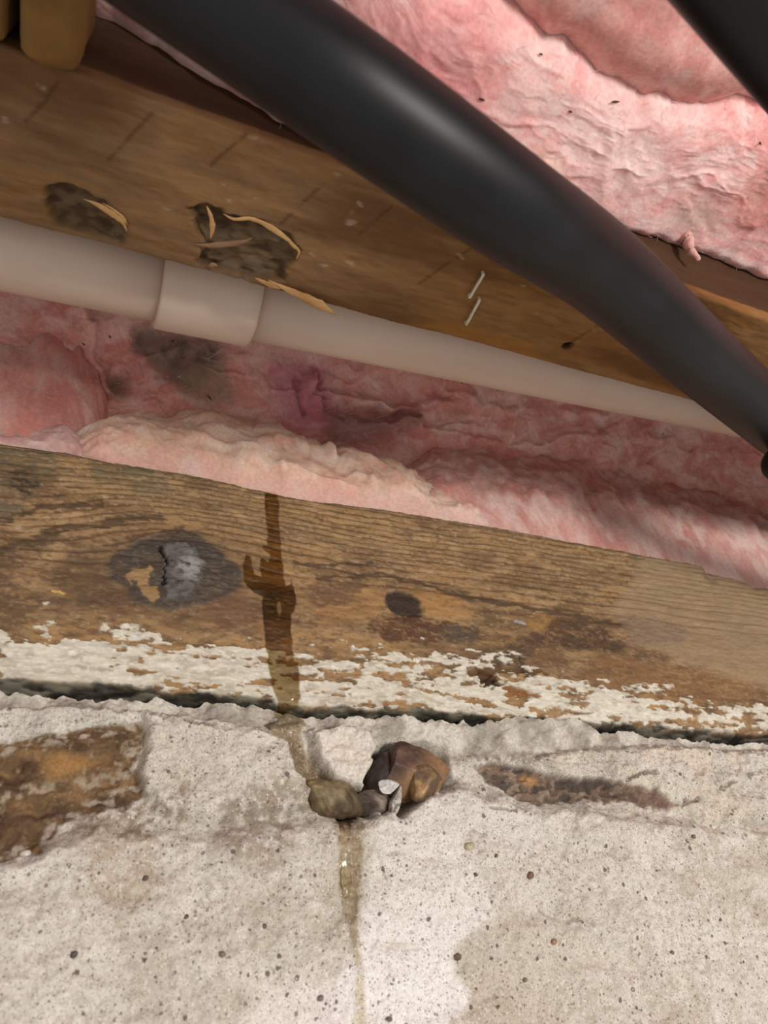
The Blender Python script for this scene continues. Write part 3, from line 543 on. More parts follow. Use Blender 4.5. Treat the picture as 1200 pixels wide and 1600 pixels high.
Xj = np.repeat(xj[:, None], nj, 1); Vj = np.repeat(prof[None, :, 0], nxj, 0); Sj = np.repeat(sj[None], nxj, 0)
bot = np.repeat(((np.abs(prof[:, 1] - ZJ) < .004))[None], nxj, 0).astype(float)
def skew(x): return np.interp(x, [-.33, -.22, .175, .40], [-.004, -.0015, .0125, .019])       # the timber runs slightly askew to the wall
def skew0(x): return np.interp(x, [-.33, -.22, .18, .40], [-.006, -.004, .003, .007])
wj = (Vj - YJ0) / (YJ1 - YJ0); Vj = Vj + skew0(Xj) * (1 - wj) + skew(Xj) * wj
jx = Xj + (fbm(Xj / .006, Vj / .004, 1, 3) - .5) * .005; jy = Vj + (fbm(Xj / .006, Vj / .004, 4, 3) - .5) * .0035
def jpoly(pts, soft=.001): return sst(soft, -soft, sdf(jx, jy, plane_z(pts, ZJ))) * bot
def jline(pts, w): d, s = line_d(jx, jy, plane_z(pts, ZJ)); return sst(w, w * .3, d) * bot
jA = fbmx(Xj / .08, Sj / .016, 2, 4); jB = fbmx(Xj / .02, Sj / .004, 6, 4); jC = fbm(Xj / .004, Sj / .003, 9, 3)
Cj = np.empty(Xj.shape + (3,), np.float32); Cj[:] = lin(156, 124, 92); rt = sst(-.12, .05, Xj)
Cj = mixc(Cj, lin(164, 118, 68), rt); Cj = mixc(Cj, lin(182, 140, 92), sst(.48, .66, jA) * .6); Cj = mixc(Cj, lin(122, 86, 52), sst(.5, .3, jA) * .7); Cj = mixc(Cj, lin(128, 92, 58), sst(.5, .72, jB) * .4)
Cj = mixc(Cj, lin(190, 134, 66), jpoly([(640, 505), (700, 500), (830, 540), (860, 570), (760, 545)], .004) * .7)
for l in [[(170, 250), (205, 213), (238, 178)], [(438, 350), (475, 315), (505, 288)], [(560, 366), (585, 345), (612, 322)], [(655, 442), (690, 418), (745, 384)], [(888, 538), (915, 520), (940, 505)], [(40, 190), (70, 160), (90, 130)], [(330, 260), (360, 232), (385, 210)]]:
    Cj = mixc(Cj, lin(84, 58, 36), (lambda d: sst(.0012, .0004, d))(line_d(Xj + (jB - .5) * .0012, Vj, plane_z(l, ZJ))[0]) * bot * .5 * sst(.25, .5, jB))
for pts, a in [([(120, 140), (150, 148), (170, 165), (130, 160)], .4), ([(590, 60), (600, 60), (600, 62)], 0)]:
    if a: Cj = mixc(Cj, lin(96, 68, 42), jpoly(pts, .003) * a)
G1 = [(72, 296), (100, 286), (132, 300), (165, 319), (196, 350), (190, 382), (172, 382), (140, 366), (95, 352), (74, 332)]
G2 = [(297, 325), (322, 316), (352, 335), (402, 344), (452, 369), (470, 390), (455, 412), (440, 438), (400, 440), (365, 432), (330, 424), (306, 412), (322, 380)]
gm1 = jpoly(G1, .0012); gm2 = jpoly(G2, .0012); gm = np.maximum(gm1, gm2)
Cg = np.empty_like(Cj); Cg[:] = lin(128, 106, 80); Cg = mixc(Cg, lin(92, 72, 54), sst(.5, .35, fbm(Xj / .010, Vj / .006, 15, 4))); Cg = mixc(Cg, lin(140, 124, 104), sst(.55, .7, fbm(Xj / .010, Vj / .006, 15, 4)) * .7)
Cj = Cj * (1 - gm[..., None]) + Cg * gm[..., None]
flecks = [(6, 186, 3, 2.4), (62, 136, 4, 2), (393, 214, 2.6, 2), (386, 249, 2, 1.6), (350, 288, 1.8, 1.6), (360, 311, 4, 2.2), (404, 314, 5, 2.2), (262, 326, 4, 2), (530, 272, 3.4, 2.2), (496, 288, 2.6, 2), (545, 330, 5, 2.4), (560, 318, 3, 2), (548, 348, 4, 2.4), (505, 413, 5, 1.4), (490, 397, 3, 1.2), (549, 410, 3.6, 2),
          (720, 402, 2.6, 1.8), (838, 490, 3.4, 1.8), (928, 516, 2.6, 1.6), (908, 534, 3.4, 2.2), (160, 273, 3.2, 1.8), (257, 385, 2, 1.6), (330, 410, 2.6, 1.4), (20, 265, 3.6, 2), (0, 290, 2.2, 1.6), (640, 484, 3.6, 1.6), (820, 448, 3.6, 1.8)]
for px, py, rx, ry in flecks:
    c = plane_z([(px, py)], ZJ)[0]; Cj = mixc(Cj, lin(214, 196, 172), sst(1.25, .7, ell(jx, jy, c, rx * MM * .55, ry * MM * .5)) * bot * .5 * sst(.3, .6, jC))
nh = sst(1.2, .85, ell(jx * .5 + Xj * .5, jy * .5 + Vj * .5, plane_z([(888, 541)], ZJ)[0], .0030, .0026)) * bot; Cj = mixc(Cj, lin(34, 24, 20), nh)
Cj = mixc(Cj, lin(172, 138, 98), sst(.0025, .0, np.abs(Vj - YJ0)) * bot * .25)
face = (np.arange(nj) > 148)[None].astype(float) * np.ones((nxj, 1)); Cj = mixc(Cj, lin(82, 58, 44), face * .9)  # room-side face painted darker to stand for the shade it lies in
dj = (jB - .5) * .0007 + (jC - .5) * .0006 + (fbm(Xj / .07, Sj / .05, 12, 2) - .5) * .003
dj += -gm1 * (.0035 + .004 * fbm(Xj / .012, Vj / .006, 15, 3)) - gm2 * (.0030 + .006 * fbm(Xj / .008, Vj / .006, 15, 4)) - nh * .004
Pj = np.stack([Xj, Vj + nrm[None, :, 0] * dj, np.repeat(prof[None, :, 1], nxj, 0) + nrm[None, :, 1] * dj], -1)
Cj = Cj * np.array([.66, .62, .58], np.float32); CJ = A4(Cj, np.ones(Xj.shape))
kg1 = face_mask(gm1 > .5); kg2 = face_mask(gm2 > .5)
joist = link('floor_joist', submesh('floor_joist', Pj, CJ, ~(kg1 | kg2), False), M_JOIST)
tag(joist, 'brown rough-sawn floor joist overhead with gouged splintered lower edge', 'joist')
part('gouge', Pj, CJ, kg1, M_JOIST, joist, 'smooth curved gouge', False); part('gouge', Pj, CJ, kg2, M_JOIST, joist, 'deep torn gouge', False)
def splinter(pts, wmm, mat, label=None, drop=.0008, lift=None):
    P = np.array([[*plane_z([p], ZJ)[0], ZJ - drop] for p in pts])
    if lift is not None: P[:, 2] -= np.asarray(lift) * MM
    P = resample(P, 22); t = np.linspace(0, 1, 22); r = wmm * MM * .62 * np.clip(np.minimum(t * 3.2 + .05, (1 - t) * 3.0 + .12), 0, 1) * (.8 + .2 * np.sin(t * 7 + pts[0][0]))
    o = link('splinter', tube_mesh('splinter', P, r * (1 + .25 * (np.random.default_rng(int(pts[0][0])).random(22) - .5)), 8, True, .35, .25), mat, joist)
    if label: o['label'] = label
splinter([(130, 309), (150, 317), (172, 330), (192, 346), (199, 362)], 2.6, M_SPLINT); splinter([(160, 315), (178, 326), (192, 338), (200, 350)], 1.5, M_SPLINT)
splinter([(323, 320), (329, 335), (332, 352), (329, 372)], 2.3, M_SPLINT); splinter([(348, 332), (366, 341), (392, 340), (420, 352), (446, 370), (460, 382)], 2.7, M_SPLINT)
splinter([(446, 368), (458, 382), (467, 391), (463, 404)], 1.8, M_SPLINT); splinter([(300, 379), (325, 382), (352, 380), (380, 376), (394, 370)], 2.6, M_OLDSPL)
splinter([(398, 430), (415, 438), (438, 448)], 2.8, M_SPLINT, None, .002); splinter([(418, 430), (446, 443), (480, 458), (505, 470), (526, 482)], 4.4, M_SPLINT, 'long pale splinter standing off the edge', .0035, [0, .5, 1, 1.5, 2])
splinter([(326, 413), (334, 412), (341, 414)], 2.2, M_OLDSPL)
# staples in the underside
def staple(a, b, label):
    A = np.array([*plane_z([a], ZJ)[0], ZJ - .0022]); B = np.array([*plane_z([b], ZJ)[0], ZJ - .0022]); up = np.array([0, 0, .006])
    P = np.array([A + up, A + up * .25, A + (B - A) * .03, A + (B - A) * .5, A + (B - A) * .97, B + up * .25, B + up])
    o = link('staple', tube_mesh('staple', resample(P, 40), .00085, 8, True), M_METAL); tag(o, label, 'staple', 'staples in the joist')
staple((754, 425), (733, 460), 'thin metal staple in the joist underside, the one nearer the thick black pipe')
staple((748, 465), (728, 502), 'thin metal staple in the joist underside, the one nearer the white pipe')

# ochre cross timbers meeting the joist at the upper left
import bmesh
def rough_block(name, lo, hi, mat, bev=.004, seed=1, amp=.0016, chamfer=None):
    bm = bmesh.new(); bmesh.ops.create_cube(bm, size=1)
    for v in bm.verts: v.co = [lo[i] + (v.co[i] + .5) * (hi[i] - lo[i]) for i in range(3)]
    if chamfer:
        for v in bm.verts:
            if abs(v.co.x - hi[0]) < 1e-6 and abs(v.co.y - hi[1]) < 1e-6: v.co.x -= chamfer; 
    bmesh.ops.bevel(bm, geom=list(bm.edges), offset=bev, segments=3, affect='EDGES', profile=.6)
    bmesh.ops.subdivide_edges(bm, edges=[e for e in bm.edges if e.calc_length() > .006], cuts=5, use_grid_fill=True)
    bm.normal_update()
    for v in bm.verts:
        k = float(fbm(np.array([v.co.x * 90 + v.co.z * 60]), np.array([v.co.y * 90 + v.co.z * 40]), seed, 3)[0]) - .5
        v.co += v.normal * k * amp * 2
    for f in bm.faces: f.smooth = True
    me = bpy.data.meshes.new(name); bm.to_mesh(me); bm.free(); return link(name, me, mat)
pL = on_z(33, 62, .158); pR = on_z(132, 88, .158)
tag(rough_block('cross_timber', (pL[0], -.33, .153), (pR[0] + .003, YJ1 - .0025, .215), M_TAN, .006, 3, .0022, .004), 'ochre end of a cross timber butting the joist, upper left corner', 'timber')
tag(rough_block('cross_timber', (pL[0] - .04, -.33, .158), (pL[0] - .0045, YJ1 - .0025, .215), M_TAN, .005, 5, .0018), 'paler ochre cross timber at the left edge beside the wider one', 'timber')

# boards that close the place behind and above the insulation
M_BOARD = plain_mat('old_board', (112, 80, 50), (150, 112, 72), 40, 0.85, 0.3, stretch=(0.2, 1, 1))
sf = link('ceiling', box_mesh('ceiling', (-.9, -.75, .36), (1.0, .14, .385)), M_BOARD); sf['kind'] = 'structure'; sf['label'] = 'wooden subfloor above the insulation'
rim = link('rim_board', box_mesh('rim_board', (-.70, .112, .142), (.86, .14, .358)), M_BOARD); tag(rim, 'wooden rim board standing on the sill beam behind the pink insulation', 'board')

# ------------------------------------------------------------------ white drain pipe
RP = .0242; RC = .0282
def pipe_centre(px, py, y, r):
    """axis point at depth y whose lower outline passes through the measured point"""
    d = ray(px, py); d = d / np.linalg.norm(d); n = np.cross(d, np.array([1., 0, 0])); n = n if n[2] > 0 else -n; n /= np.linalg.norm(n)
    p = on_y(px, py, y); 
    for _ in range(6):
        c = p + n * r; p = p + d * ((y - c[1]) / d[1])
    return p + n * r
YP = -.088
pa = pipe_centre(0, 455, YP, RP); pb = pipe_centre(1150, 682, YP, RP); axd = pb - pa
def pax(x): return pa + axd * ((x - pa[0]) / axd[0])
pr = bpy.data.objects.new('drain_pipe', None); COL.objects.link(pr); tag(pr, 'off-white plastic drain pipe with a coupling running above the pink insulation', 'pipe')
def xat(px, py): return on_y(px, py, YP - .02)[0]
xc0 = xat(243, 512); xc1 = xat(412, 548)
def lathe_x(name, prof, mat, parent, seg=72):
    th = np.linspace(0, 2 * np.pi, seg, endpoint=False); V = []
    e1 = np.cross(axd, [0, 0, 1.]); e1 /= np.linalg.norm(e1); e2 = np.cross(e1, axd / np.linalg.norm(axd)); e2 /= np.linalg.norm(e2)
    for x, r in prof: V.append(pax(x)[None] + r * (np.cos(th)[:, None] * e1 + np.sin(th)[:, None] * e2))
    V = np.concatenate(V); n = len(prof); i = np.arange(n - 1)[:, None] * seg; j = np.arange(seg)[None]; j1 = (j + 1) % seg
    Q = np.stack([i + j, i + seg + j, i + seg + j1, i + j1], -1).reshape(-1, 4); return link(name, raw_mesh(name, V, Q), mat, parent)
tk = .003
lathe_x('pipe_section', [(-.75, RP - tk), (-.75, RP), (-.3, RP), (-.2, RP), (xc0 + .01, RP), (xc0 + .01, RP - tk)], M_PVC, pr)
lathe_x('pipe_section', [(xc1 - .01, RP - tk), (xc1 - .01, RP), (0, RP), (.1, RP), (.25, RP), (.5, RP), (.9, RP), (.9, RP - tk)], M_PVC, pr)
bv = .0016
lathe_x('coupling', [(xc0, RP - .001), (xc0, RC - bv), (xc0 + bv * .3, RC - bv * .3), (xc0 + bv, RC), (xc0 + .010, RC), (xc1 - .01, RC), (xc1 - bv * 1.6, RC), (xc1 - bv * .5, RC - bv * .5), (xc1, RC - bv * 1.6), (xc1, RP - .001)], M_PVC, pr)

# ------------------------------------------------------------------ black pipes
RB = .0180
def black_tube(name, P, r, label, seg=64, n=90):
    o = link(name, tube_mesh(name, resample(P, n), r, seg, True), M_BLACK); tag(o, label, 'pipe'); return o
BP = [at(px, py, t) for px, py, t in [(356, 12, .228), (565, 159, .236), (791, 320, .266), (942, 424, .315), (1070, 538, .372), (1150, 608, .420)]]
e0 = BP[0] - BP[1]; e1 = BP[-1] - BP[-2]
BP = [BP[0] + e0 * 2.4, BP[0] + e0 * 1.1] + BP + [BP[-1] + e1 * 1.2, BP[-1] + e1 * 3.0, BP[-1] + e1 * 6.0]
black_tube('black_pipe', BP, RB, 'thick black plastic pipe crossing diagonally in front of the joist', n=220)
Q0 = at(1192, 0, .235); Q1 = at(1290, 125, .255)
qd = Q1 - Q0; black_tube('black_pipe', [Q0 - qd * 5, Q0 - qd * 2, Q0, Q1, Q1 + qd * 2, Q1 + qd * 6], RB, 'black plastic pipe cut off by the upper right corner of the view')
E0 = at(1223, 727, .455); 
ee = link('black_tube_end', tube_mesh('black_tube_end', np.array([E0 + np.array([s, s * .15, -s * .2]) for s in [-.0105, -.0098, -.008, -.005, 0, .02, .12, .32]]), np.array([.003, .0055, .008, .010, .0108, .011, .011, .011]) * 1.06, 40, True), M_BLACK)
tag(ee, 'rounded end of a black tube below the thick pipe at the right edge', 'tube')

# ------------------------------------------------------------------ pink insulation
def grid_normals(P):
    n = np.cross(np.gradient(P, axis=0), np.gradient(P, axis=1)); return n / (np.linalg.norm(n, axis=-1, keepdims=True) + 1e-12)
def ridged(x, y, s, o=3): return 1 - np.abs(2 * fbm(x, y, s, o) - 1)
def wool_disp(u, v, seed, big=.007, foldamt=.0035, det=1.0, puff=.004):
    a = fbm(u / .03, v / .03, seed + 1, 3) * .03; uu = u + a; vv = v + fbm(u / .03, v / .03, seed + 4, 3) * .03
    fold = ridged(uu / .050, vv / .022, seed + 2, 2); wisp = ridged(uu / .016, vv / .005, seed + 5, 3); fine = fbm(uu / .005, vv / .0018, seed + 7, 3)
    d = big * (fbm(u / .045, v / .035, seed, 3) - .5) * 2 - foldamt * sst(.84, 1.0, fold) + det * (-.0006 * sst(.5, 1, wisp) + .0007 * (fine - .5) + .0016 * (fbm(uu / .012, vv / .008, seed + 6, 3) - .5))
    # cotton-like puffs: rounded lumps parted by soft creases, at two sizes
    w1 = (fbm(u / .02, v / .02, seed + 13, 3) - .5) * .02
    bil = np.sqrt(np.abs(2 * vn((u + w1) / .026, (v - w1) / .017, seed + 10) - 1) + .02) * .62 + np.sqrt(np.abs(2 * vn((u - w1) / .011, (v + w1) / .0075, seed + 14) - 1) + .02) * .26 + np.sqrt(np.abs(2 * vn((uu) / .0048, (vv) / .0032, seed + 17) - 1) + .02) * .12
    d = d + puff * (bil - .6)
    return d, fold, wisp, fine
def wool_col(u, v, seed, base, light, deep, fold, wisp, fine):
    """mottled dyed fibres: pale wisps over deeper pink"""
    c = np.empty(u.shape + (3,), np.float32); c[:] = lin(*base); a = fbm(u / .03, v / .02, seed + 3, 4)
    uu = u + (fbm(u / .014, v / .010, seed + 9, 3) - .5) * .020; vv = v + (fbm(u / .014, v / .010, seed + 11, 3) - .5) * .012
    b = fbm(uu / .014, vv / .007, seed + 12, 4); t = fbm(uu / .004, vv / .0016, seed + 15, 3)
    c = mixc(c, lin(*light), sst(.46, .66, a) * .8); c = mixc(c, lin(*deep), sst(.48, .32, a) * .8)
    c = mixc(c, lin(*light), sst(.50, .64, b) * .7); c = mixc(c, lin(*deep), sst(.47, .36, b) * .6); c = mixc(c, lin(244, 214, 208), sst(.60, .74, b) * .4)
    c = mixc(c, lin(*deep), sst(.86, 1, fold) * .4); c = mixc(c, lin(*light), sst(.55, .72, t) * .4); c = mixc(c, lin(*deep), sst(.42, .28, t) * .3); return c  # folds painted deeper pink as crease shade
FIB = []
def wool_object(name, P, U, V, seed, cols, label, sign, big=.006, extra=None, colfn=None, keep=None, fade=None, foldamt=.0035, det=1.0, puff=.004):
    N = grid_normals(P) * sign; d, fo, wi, fi = wool_disp(U, V, seed, big, foldamt, det, puff)
    if fade is not None: d = d * fade
    if extra is not None: d = d + extra
    P2 = P + N * d[..., None]; c = wool_col(U, V, seed, *cols, fo, wi, fi)
    if colfn is not None: c = colfn(c)
    o = link(name, submesh(name, P2, A4(c, np.ones(U.shape)), keep, sign < 0), M_WOOL); tag(o, label, 'insulation', 'pink insulation batts')
    return o, P2, N
def fibres(parent, P, N, count, seed, length=.009, rad=.0001, mat=None, name='loose_fibres', lift=.0004):
    """fine loose strands lying on a surface: one piece of stuff"""
    r = np.random.default_rng(seed); n, m = P.shape[:2]; i = r.integers(2, n - 2, count); j = r.integers(2, m - 2, count)
    nn = N[i, j]; p = P[i, j] + nn * lift; g_ = np.array([1.0, 0, 0]) + r.normal(size=(count, 3)) * .55
    t = g_ - nn * (g_ * nn).sum(1, keepdims=True); t /= np.linalg.norm(t, axis=1, keepdims=True) + 1e-9; b = np.cross(nn, t)
    L = (length * (.3 + r.random(count) ** 2 * 1.4))[:, None, None]; cv = (r.normal(size=count) * .45)[:, None, None]; s = np.linspace(0, 1, 6)[None, :, None]; hh = (r.random(count) * .22)[:, None, None]
    pts = p[:, None] + t[:, None] * s * L + b[:, None] * cv * L * s ** 2 + nn[:, None] * hh * L * np.sin(s * np.pi)
    V = np.stack([pts + nn[:, None] * rad, pts - nn[:, None] * rad * .5 + b[:, None] * rad, pts - nn[:, None] * rad * .5 - b[:, None] * rad], 2).reshape(-1, 3)
    q = np.array([(a * 3 + c, a * 3 + (c + 1) % 3, a * 3 + 3 + (c + 1) % 3, a * 3 + 3 + c) for a in range(5) for c in range(3)])
    o = link(name, raw_mesh(name, V, (np.arange(count)[:, None, None] * 18 + q[None]).reshape(-1, 4)), mat or M_FIBRE, parent); o['kind'] = 'stuff'; return o
def ya(z): return .066 - .085 * np.clip((z - .14) / .16, 0, 2) ** 1.6
def on_a(px, py):
    y = .04
    for _ in range(12): p = on_y(px, py, y); y = .5 * y + .5 * ya(p[2])
    return p[[0, 2]]
def pa_(pts): return np.array([on_a(*p) for p in pts])
# back batt
xa = xgrid(-.30, .45, 620, -.66, .82, 40); za = np.linspace(.141, .352, 230); Xa, Za = np.meshgrid(xa, za, indexing='ij')
Pa = np.stack([Xa, ya(Za), Za], -1)
ax_ = Xa + (fbm(Xa / .012, Za / .012, 2, 4) - .5) * .014; az_ = Za + (fbm(Xa / .012, Za / .012, 6, 4) - .5) * .010
def apoly(pts, soft): return sst(soft, -soft, sdf(ax_, az_, pa_(pts), .04))
def aline(pts, w): d, s = line_d(ax_, az_, pa_(pts)); return sst(w, 0, d)
cav = apoly([(505, 645), (540, 652), (600, 660), (650, 648), (655, 660), (600, 672), (560, 684), (525, 695), (512, 690)], .005)
hol = sst(1.3, .5, ell(Xa, Za, on_a(480, 603), .0042, .0075, -.25))
cr = np.maximum.reduce([aline([(500, 618), (560, 628), (640, 640), (700, 632)], .005), aline([(796, 640), (792, 662), (784, 690)], .006) * 1.3, aline([(640, 668), (700, 676), (780, 700), (860, 690), (940, 680)], .004) * .7, aline([(880, 640), (930, 650), (1000, 640)], .005) * .6, aline([(130, 480), (140, 540), (156, 590), (165, 615)], .006) * 1.4,
                        aline([(690, 610), (760, 640), (800, 640)], .005) * .7])
fl = np.maximum.reduce([aline([(505, 640), (500, 600), (492, 570)], .005), aline([(470, 650), (470, 620), (462, 590)], .004), aline([(600, 605), (680, 620), (720, 640)], .012) * .8, aline([(830, 620), (920, 640), (1050, 660)], .014) * .8, aline([(520, 634), (640, 650)], .004) * .8])
def colA(c):
    c = mixc(c, lin(196, 118, 140), apoly([(420, 560), (520, 575), (515, 660), (470, 690), (430, 650)], .012) * .7)
    g_ = apoly([(206, 505), (260, 520), (335, 535), (352, 560), (330, 580), (290, 606), (250, 590), (215, 560)], .007); c = mixc(c, lin(92, 88, 72), g_ * (.55 + .45 * fbm(Xa / .006, Za / .006, 7, 3)))
    c = mixc(c, lin(150, 138, 112), apoly([(290, 580), (345, 570), (360, 620), (320, 640), (285, 620)], .006) * .7); c = mixc(c, lin(110, 100, 84), apoly([(160, 590), (195, 590), (200, 620), (165, 625)], .006) * .7)
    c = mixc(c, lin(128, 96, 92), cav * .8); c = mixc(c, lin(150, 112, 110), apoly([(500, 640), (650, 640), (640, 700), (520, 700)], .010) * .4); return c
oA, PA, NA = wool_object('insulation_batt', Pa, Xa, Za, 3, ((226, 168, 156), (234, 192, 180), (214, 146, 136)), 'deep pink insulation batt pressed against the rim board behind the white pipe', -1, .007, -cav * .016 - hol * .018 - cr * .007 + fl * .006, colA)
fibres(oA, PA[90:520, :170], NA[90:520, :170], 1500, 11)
# rolls of insulation lying on the beam
def roll(px_top, ycen, ry, seed, cols, label, x0, x1, y_plane=.02, nx_=330, nt=110, colfn=None, big=.0045, zb=.1405, ext=None, fib=900, ends=(.03, .03), pw=.85):
    T = plane_y(px_top, y_plane); x = np.linspace(x0, x1, nx_); zt_ = np.interp(x, T[:, 0], T[:, 1]); 
    k = np.hanning(15); k /= k.sum(); zt_ = np.convolve(np.pad(zt_, 7, 'edge'), k, 'valid')
    th = np.linspace(-.12, math.pi * .93, nt); X, TH = np.meshgrid(x, th, indexing='ij')
    e = np.ones_like(x)
    if ends[0]: e = e * np.sqrt(np.clip((x - x0) / ends[0], 0, 1) * (2 - np.clip((x - x0) / ends[0], 0, 1)))
    if ends[1]: e = e * np.sqrt(np.clip((x1 - x) / ends[1], 0, 1) * (2 - np.clip((x1 - x) / ends[1], 0, 1)))
    h = np.clip(zt_ - zb, .004, None)[:, None] * (.35 + .65 * e[:, None]); c = np.cos(TH); s = np.sin(TH); rr = ry * e[:, None]
    P = np.stack([X, ycen - rr * np.sign(c) * np.abs(c) ** pw, zb + .003 + h * np.sign(s) * np.abs(s) ** pw], -1); U = X; V = TH * .048
    puff = .009 * (fbm(X / .026 + seed, V / .022, seed + 1, 2) - .45) * sst(-.05, .5, TH)
    ex = puff if ext is None else puff + ext(X, P[..., 2])
    o, P2, N = wool_object('insulation_batt', P, U, V, seed, cols, label, -1, big, ex, None if colfn is None else (lambda c: colfn(c, X, P[..., 2])), fade=sst(-.12, .28, TH), foldamt=.0012, det=.8, puff=.008)
    fibres(o, P2[:, 5:60], N[:, 5:60], fib, seed + 50); return o, P2, N
def crB(X, Z):
    f = lambda pts, w: sst(w, 0, line_d(X + (fbm(X / .01, Z / .01, 2) - .5) * .006, Z, plane_y(pts, .006))[0])
    return -.004 * f([(440, 730), (480, 745), (530, 758), (552, 765)], .004) - .008 * f([(515, 690), (524, 706)], .006) - .002 * f([(270, 660), (330, 690), (400, 700)], .005) - .0025 * f([(540, 690), (600, 720), (650, 770)], .004) + .002 * f([(350, 645), (360, 700)], .012)
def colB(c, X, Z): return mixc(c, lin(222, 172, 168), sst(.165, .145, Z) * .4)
xr = lambda px, py, y=.02: on_y(px, py, y)[0]
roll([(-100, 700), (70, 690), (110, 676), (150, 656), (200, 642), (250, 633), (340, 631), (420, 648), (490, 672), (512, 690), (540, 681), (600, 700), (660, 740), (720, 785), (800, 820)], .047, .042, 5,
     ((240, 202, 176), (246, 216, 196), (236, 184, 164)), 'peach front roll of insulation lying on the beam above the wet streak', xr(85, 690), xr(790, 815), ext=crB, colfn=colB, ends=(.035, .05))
roll([(-300, 430), (-100, 452), (0, 455), (60, 458), (120, 470), (142, 520), (158, 600), (175, 660)], .060, .045, 9, ((224, 164, 152), (230, 184, 172), (212, 142, 132)), 'upright pink batt at the far left beneath the white pipe', -.64, xr(170, 640), y_plane=.055, nx_=230, nt=150, ends=(0, .012), fib=400, big=.004)
roll([(-200, 640), (0, 632), (60, 640), (120, 650), (180, 672), (240, 700), (300, 730)], .044, .034, 12, ((216, 172, 164), (224, 190, 182), (198, 146, 140)), 'pale grey-pink tuft of insulation on the left end of the beam', -.62, xr(200, 690), nx_=240, ends=(0, .04), fib=400, big=.004)
roll([(560, 760), (620, 722), (700, 700), (800, 694), (900, 706), (1000, 728), (1100, 752), (1200, 792), (1400, 850)], .056, .046, 15, ((224, 172, 162), (232, 198, 188), (212, 148, 138)), 'long pink batt lying on the right half of the beam', xr(600, 740), .80, y_plane=.03, nx_=460, ends=(.05, 0), fib=1100, big=.006)
# batts in the joist bay, seen from below
def on_edge(px, py, off=.004):
    y = YJ1
    for _ in range(6): p = on_y(px, py, y); y = YJ1 + float(skew(p[0])) - off
    return p
EDGE = np.array([on_edge(px, py)[[0, 2]] for px, py in [(120, 0), (215, 50), (360, 140), (515, 228), (700, 285), (960, 350), (1040, 372), (1080, 386), (1130, 402), (1200, 432), (1400, 500)]])
xf = xgrid(-.28, .38, 460, -.70, .84, 40); vf = np.linspace(0, 1, 210); Xf, Vf = np.meshgrid(xf, vf, indexing='ij')
ze = np.interp(Xf, EDGE[:, 0], EDGE[:, 1]) + (fbm(Xf / .010, Xf * 0, 4, 3) - .5) * .006 * sst(.12, 0, Vf)
def zf(x, y): return .005 + np.interp(x, EDGE[:, 0], EDGE[:, 1]) + .03 * np.clip(YJ1 - y, 0, .3)
CREASE = []
for px, py in [(700, -60), (800, 0), (835, 35), (880, 60), (925, 95), (960, 122), (1030, 150), (1110, 160), (1200, 166), (1320, 190)]:
    z = .2
    for _ in range(10): p = on_z(px, py, z); z = float(zf(p[0], p[1]))
    CREASE.append(p[:2])
CREASE = np.array(CREASE); yc_ = np.interp(Xf, CREASE[:, 0], CREASE[:, 1])
yc_ = np.where(Xf < CREASE[0, 0], CREASE[0, 1] - (CREASE[0, 0] - Xf) * 1.2, yc_) + (fbm(Xf / .012, Xf * 0 + 2, 7, 3) - .5) * .006
yc_ = np.minimum(yc_, YJ1 - .025)
ys_ = YJ1 + skew(Xf) - .0008; Yf = ys_ + Vf * (yc_ - ys_)
rnd = .020 * (1 - np.sqrt(1 - np.clip(1 - Vf / .10, 0, 1) ** 2)) * 0 + .022 * (1 - np.sqrt(np.clip(1 - np.clip((Vf - .72) / .28, 0, 1) ** 2, 0, 1)))
Pf = np.stack([Xf, Yf, ze + .03 * np.clip(YJ1 - Yf, 0, .3) + rnd + .004 * np.clip(1 - Vf / .07, 0, 1) ** 2], -1)
def colF(c):  # bright middle and shaded right end of the batt are painted in
    q = lambda px, py: on_z(px, py, .2)[:2]
    c = mixc(c, lin(250, 216, 212), sst(1.2, .2, ell(Xf, Yf, q(950, 215), .05, .03, .3)) * .6); c = mixc(c, lin(228, 146, 148), sst(1.3, .3, ell(Xf, Yf, q(660, 60), .04, .03)) * .6)
    c = mixc(c, lin(232, 190, 164), sst(1.2, .2, ell(Xf, Yf, q(830, 240), .02, .015, .4)) * .5); c = mixc(c, lin(190, 160, 148), sst(1.2, .2, ell(Xf, Yf, q(1090, 340), .022, .014)) * .7); c = mixc(c, lin(180, 104, 92), sst(1.2, .1, ell(Xf, Yf, q(1210, 330), .035, .03)) * .7); return c
oF, PF, NF = wool_object('insulation_batt', Pf, Xf, Yf, 8, ((246, 190, 184), (250, 210, 205), (240, 170, 166)), 'large pink batt sagging between joists above the thick black pipe', -1, .0034, None, colF, fade=.3 + .7 * sst(0, .4, Vf), foldamt=.0008, det=.45, puff=.0035)
Yg = yc_ + .001 - Vf * (yc_ + .001 + .62); Vg = np.abs(Yg - yc_)
rg = .016 * (1 - np.sqrt(np.clip(1 - np.clip(1 - Vg / .022, 0, 1) ** 2, 0, 1)))
Pg = np.stack([Xf, Yg, np.interp(Xf, EDGE[:, 0], EDGE[:, 1]) + .005 + .03 * np.clip(YJ1 - yc_, 0, .3) + rg - .004], -1)
oG, PG, NG = wool_object('insulation_batt', Pg[::2, ::2], Xf[::2, ::2], Yg[::2, ::2], 14, ((232, 168, 160), (238, 184, 176), (222, 150, 142)), 'smooth pink batt above the dark crease in the upper right', -1, .004, foldamt=.0006, det=.4, puff=.003)
fibres(oF, PF[130:390, 5:], NF[130:390, 5:], 1300, 21); fibres(oF, PF[200:415, 3:26], NF[200:415, 3:26], 140, 22, .006)
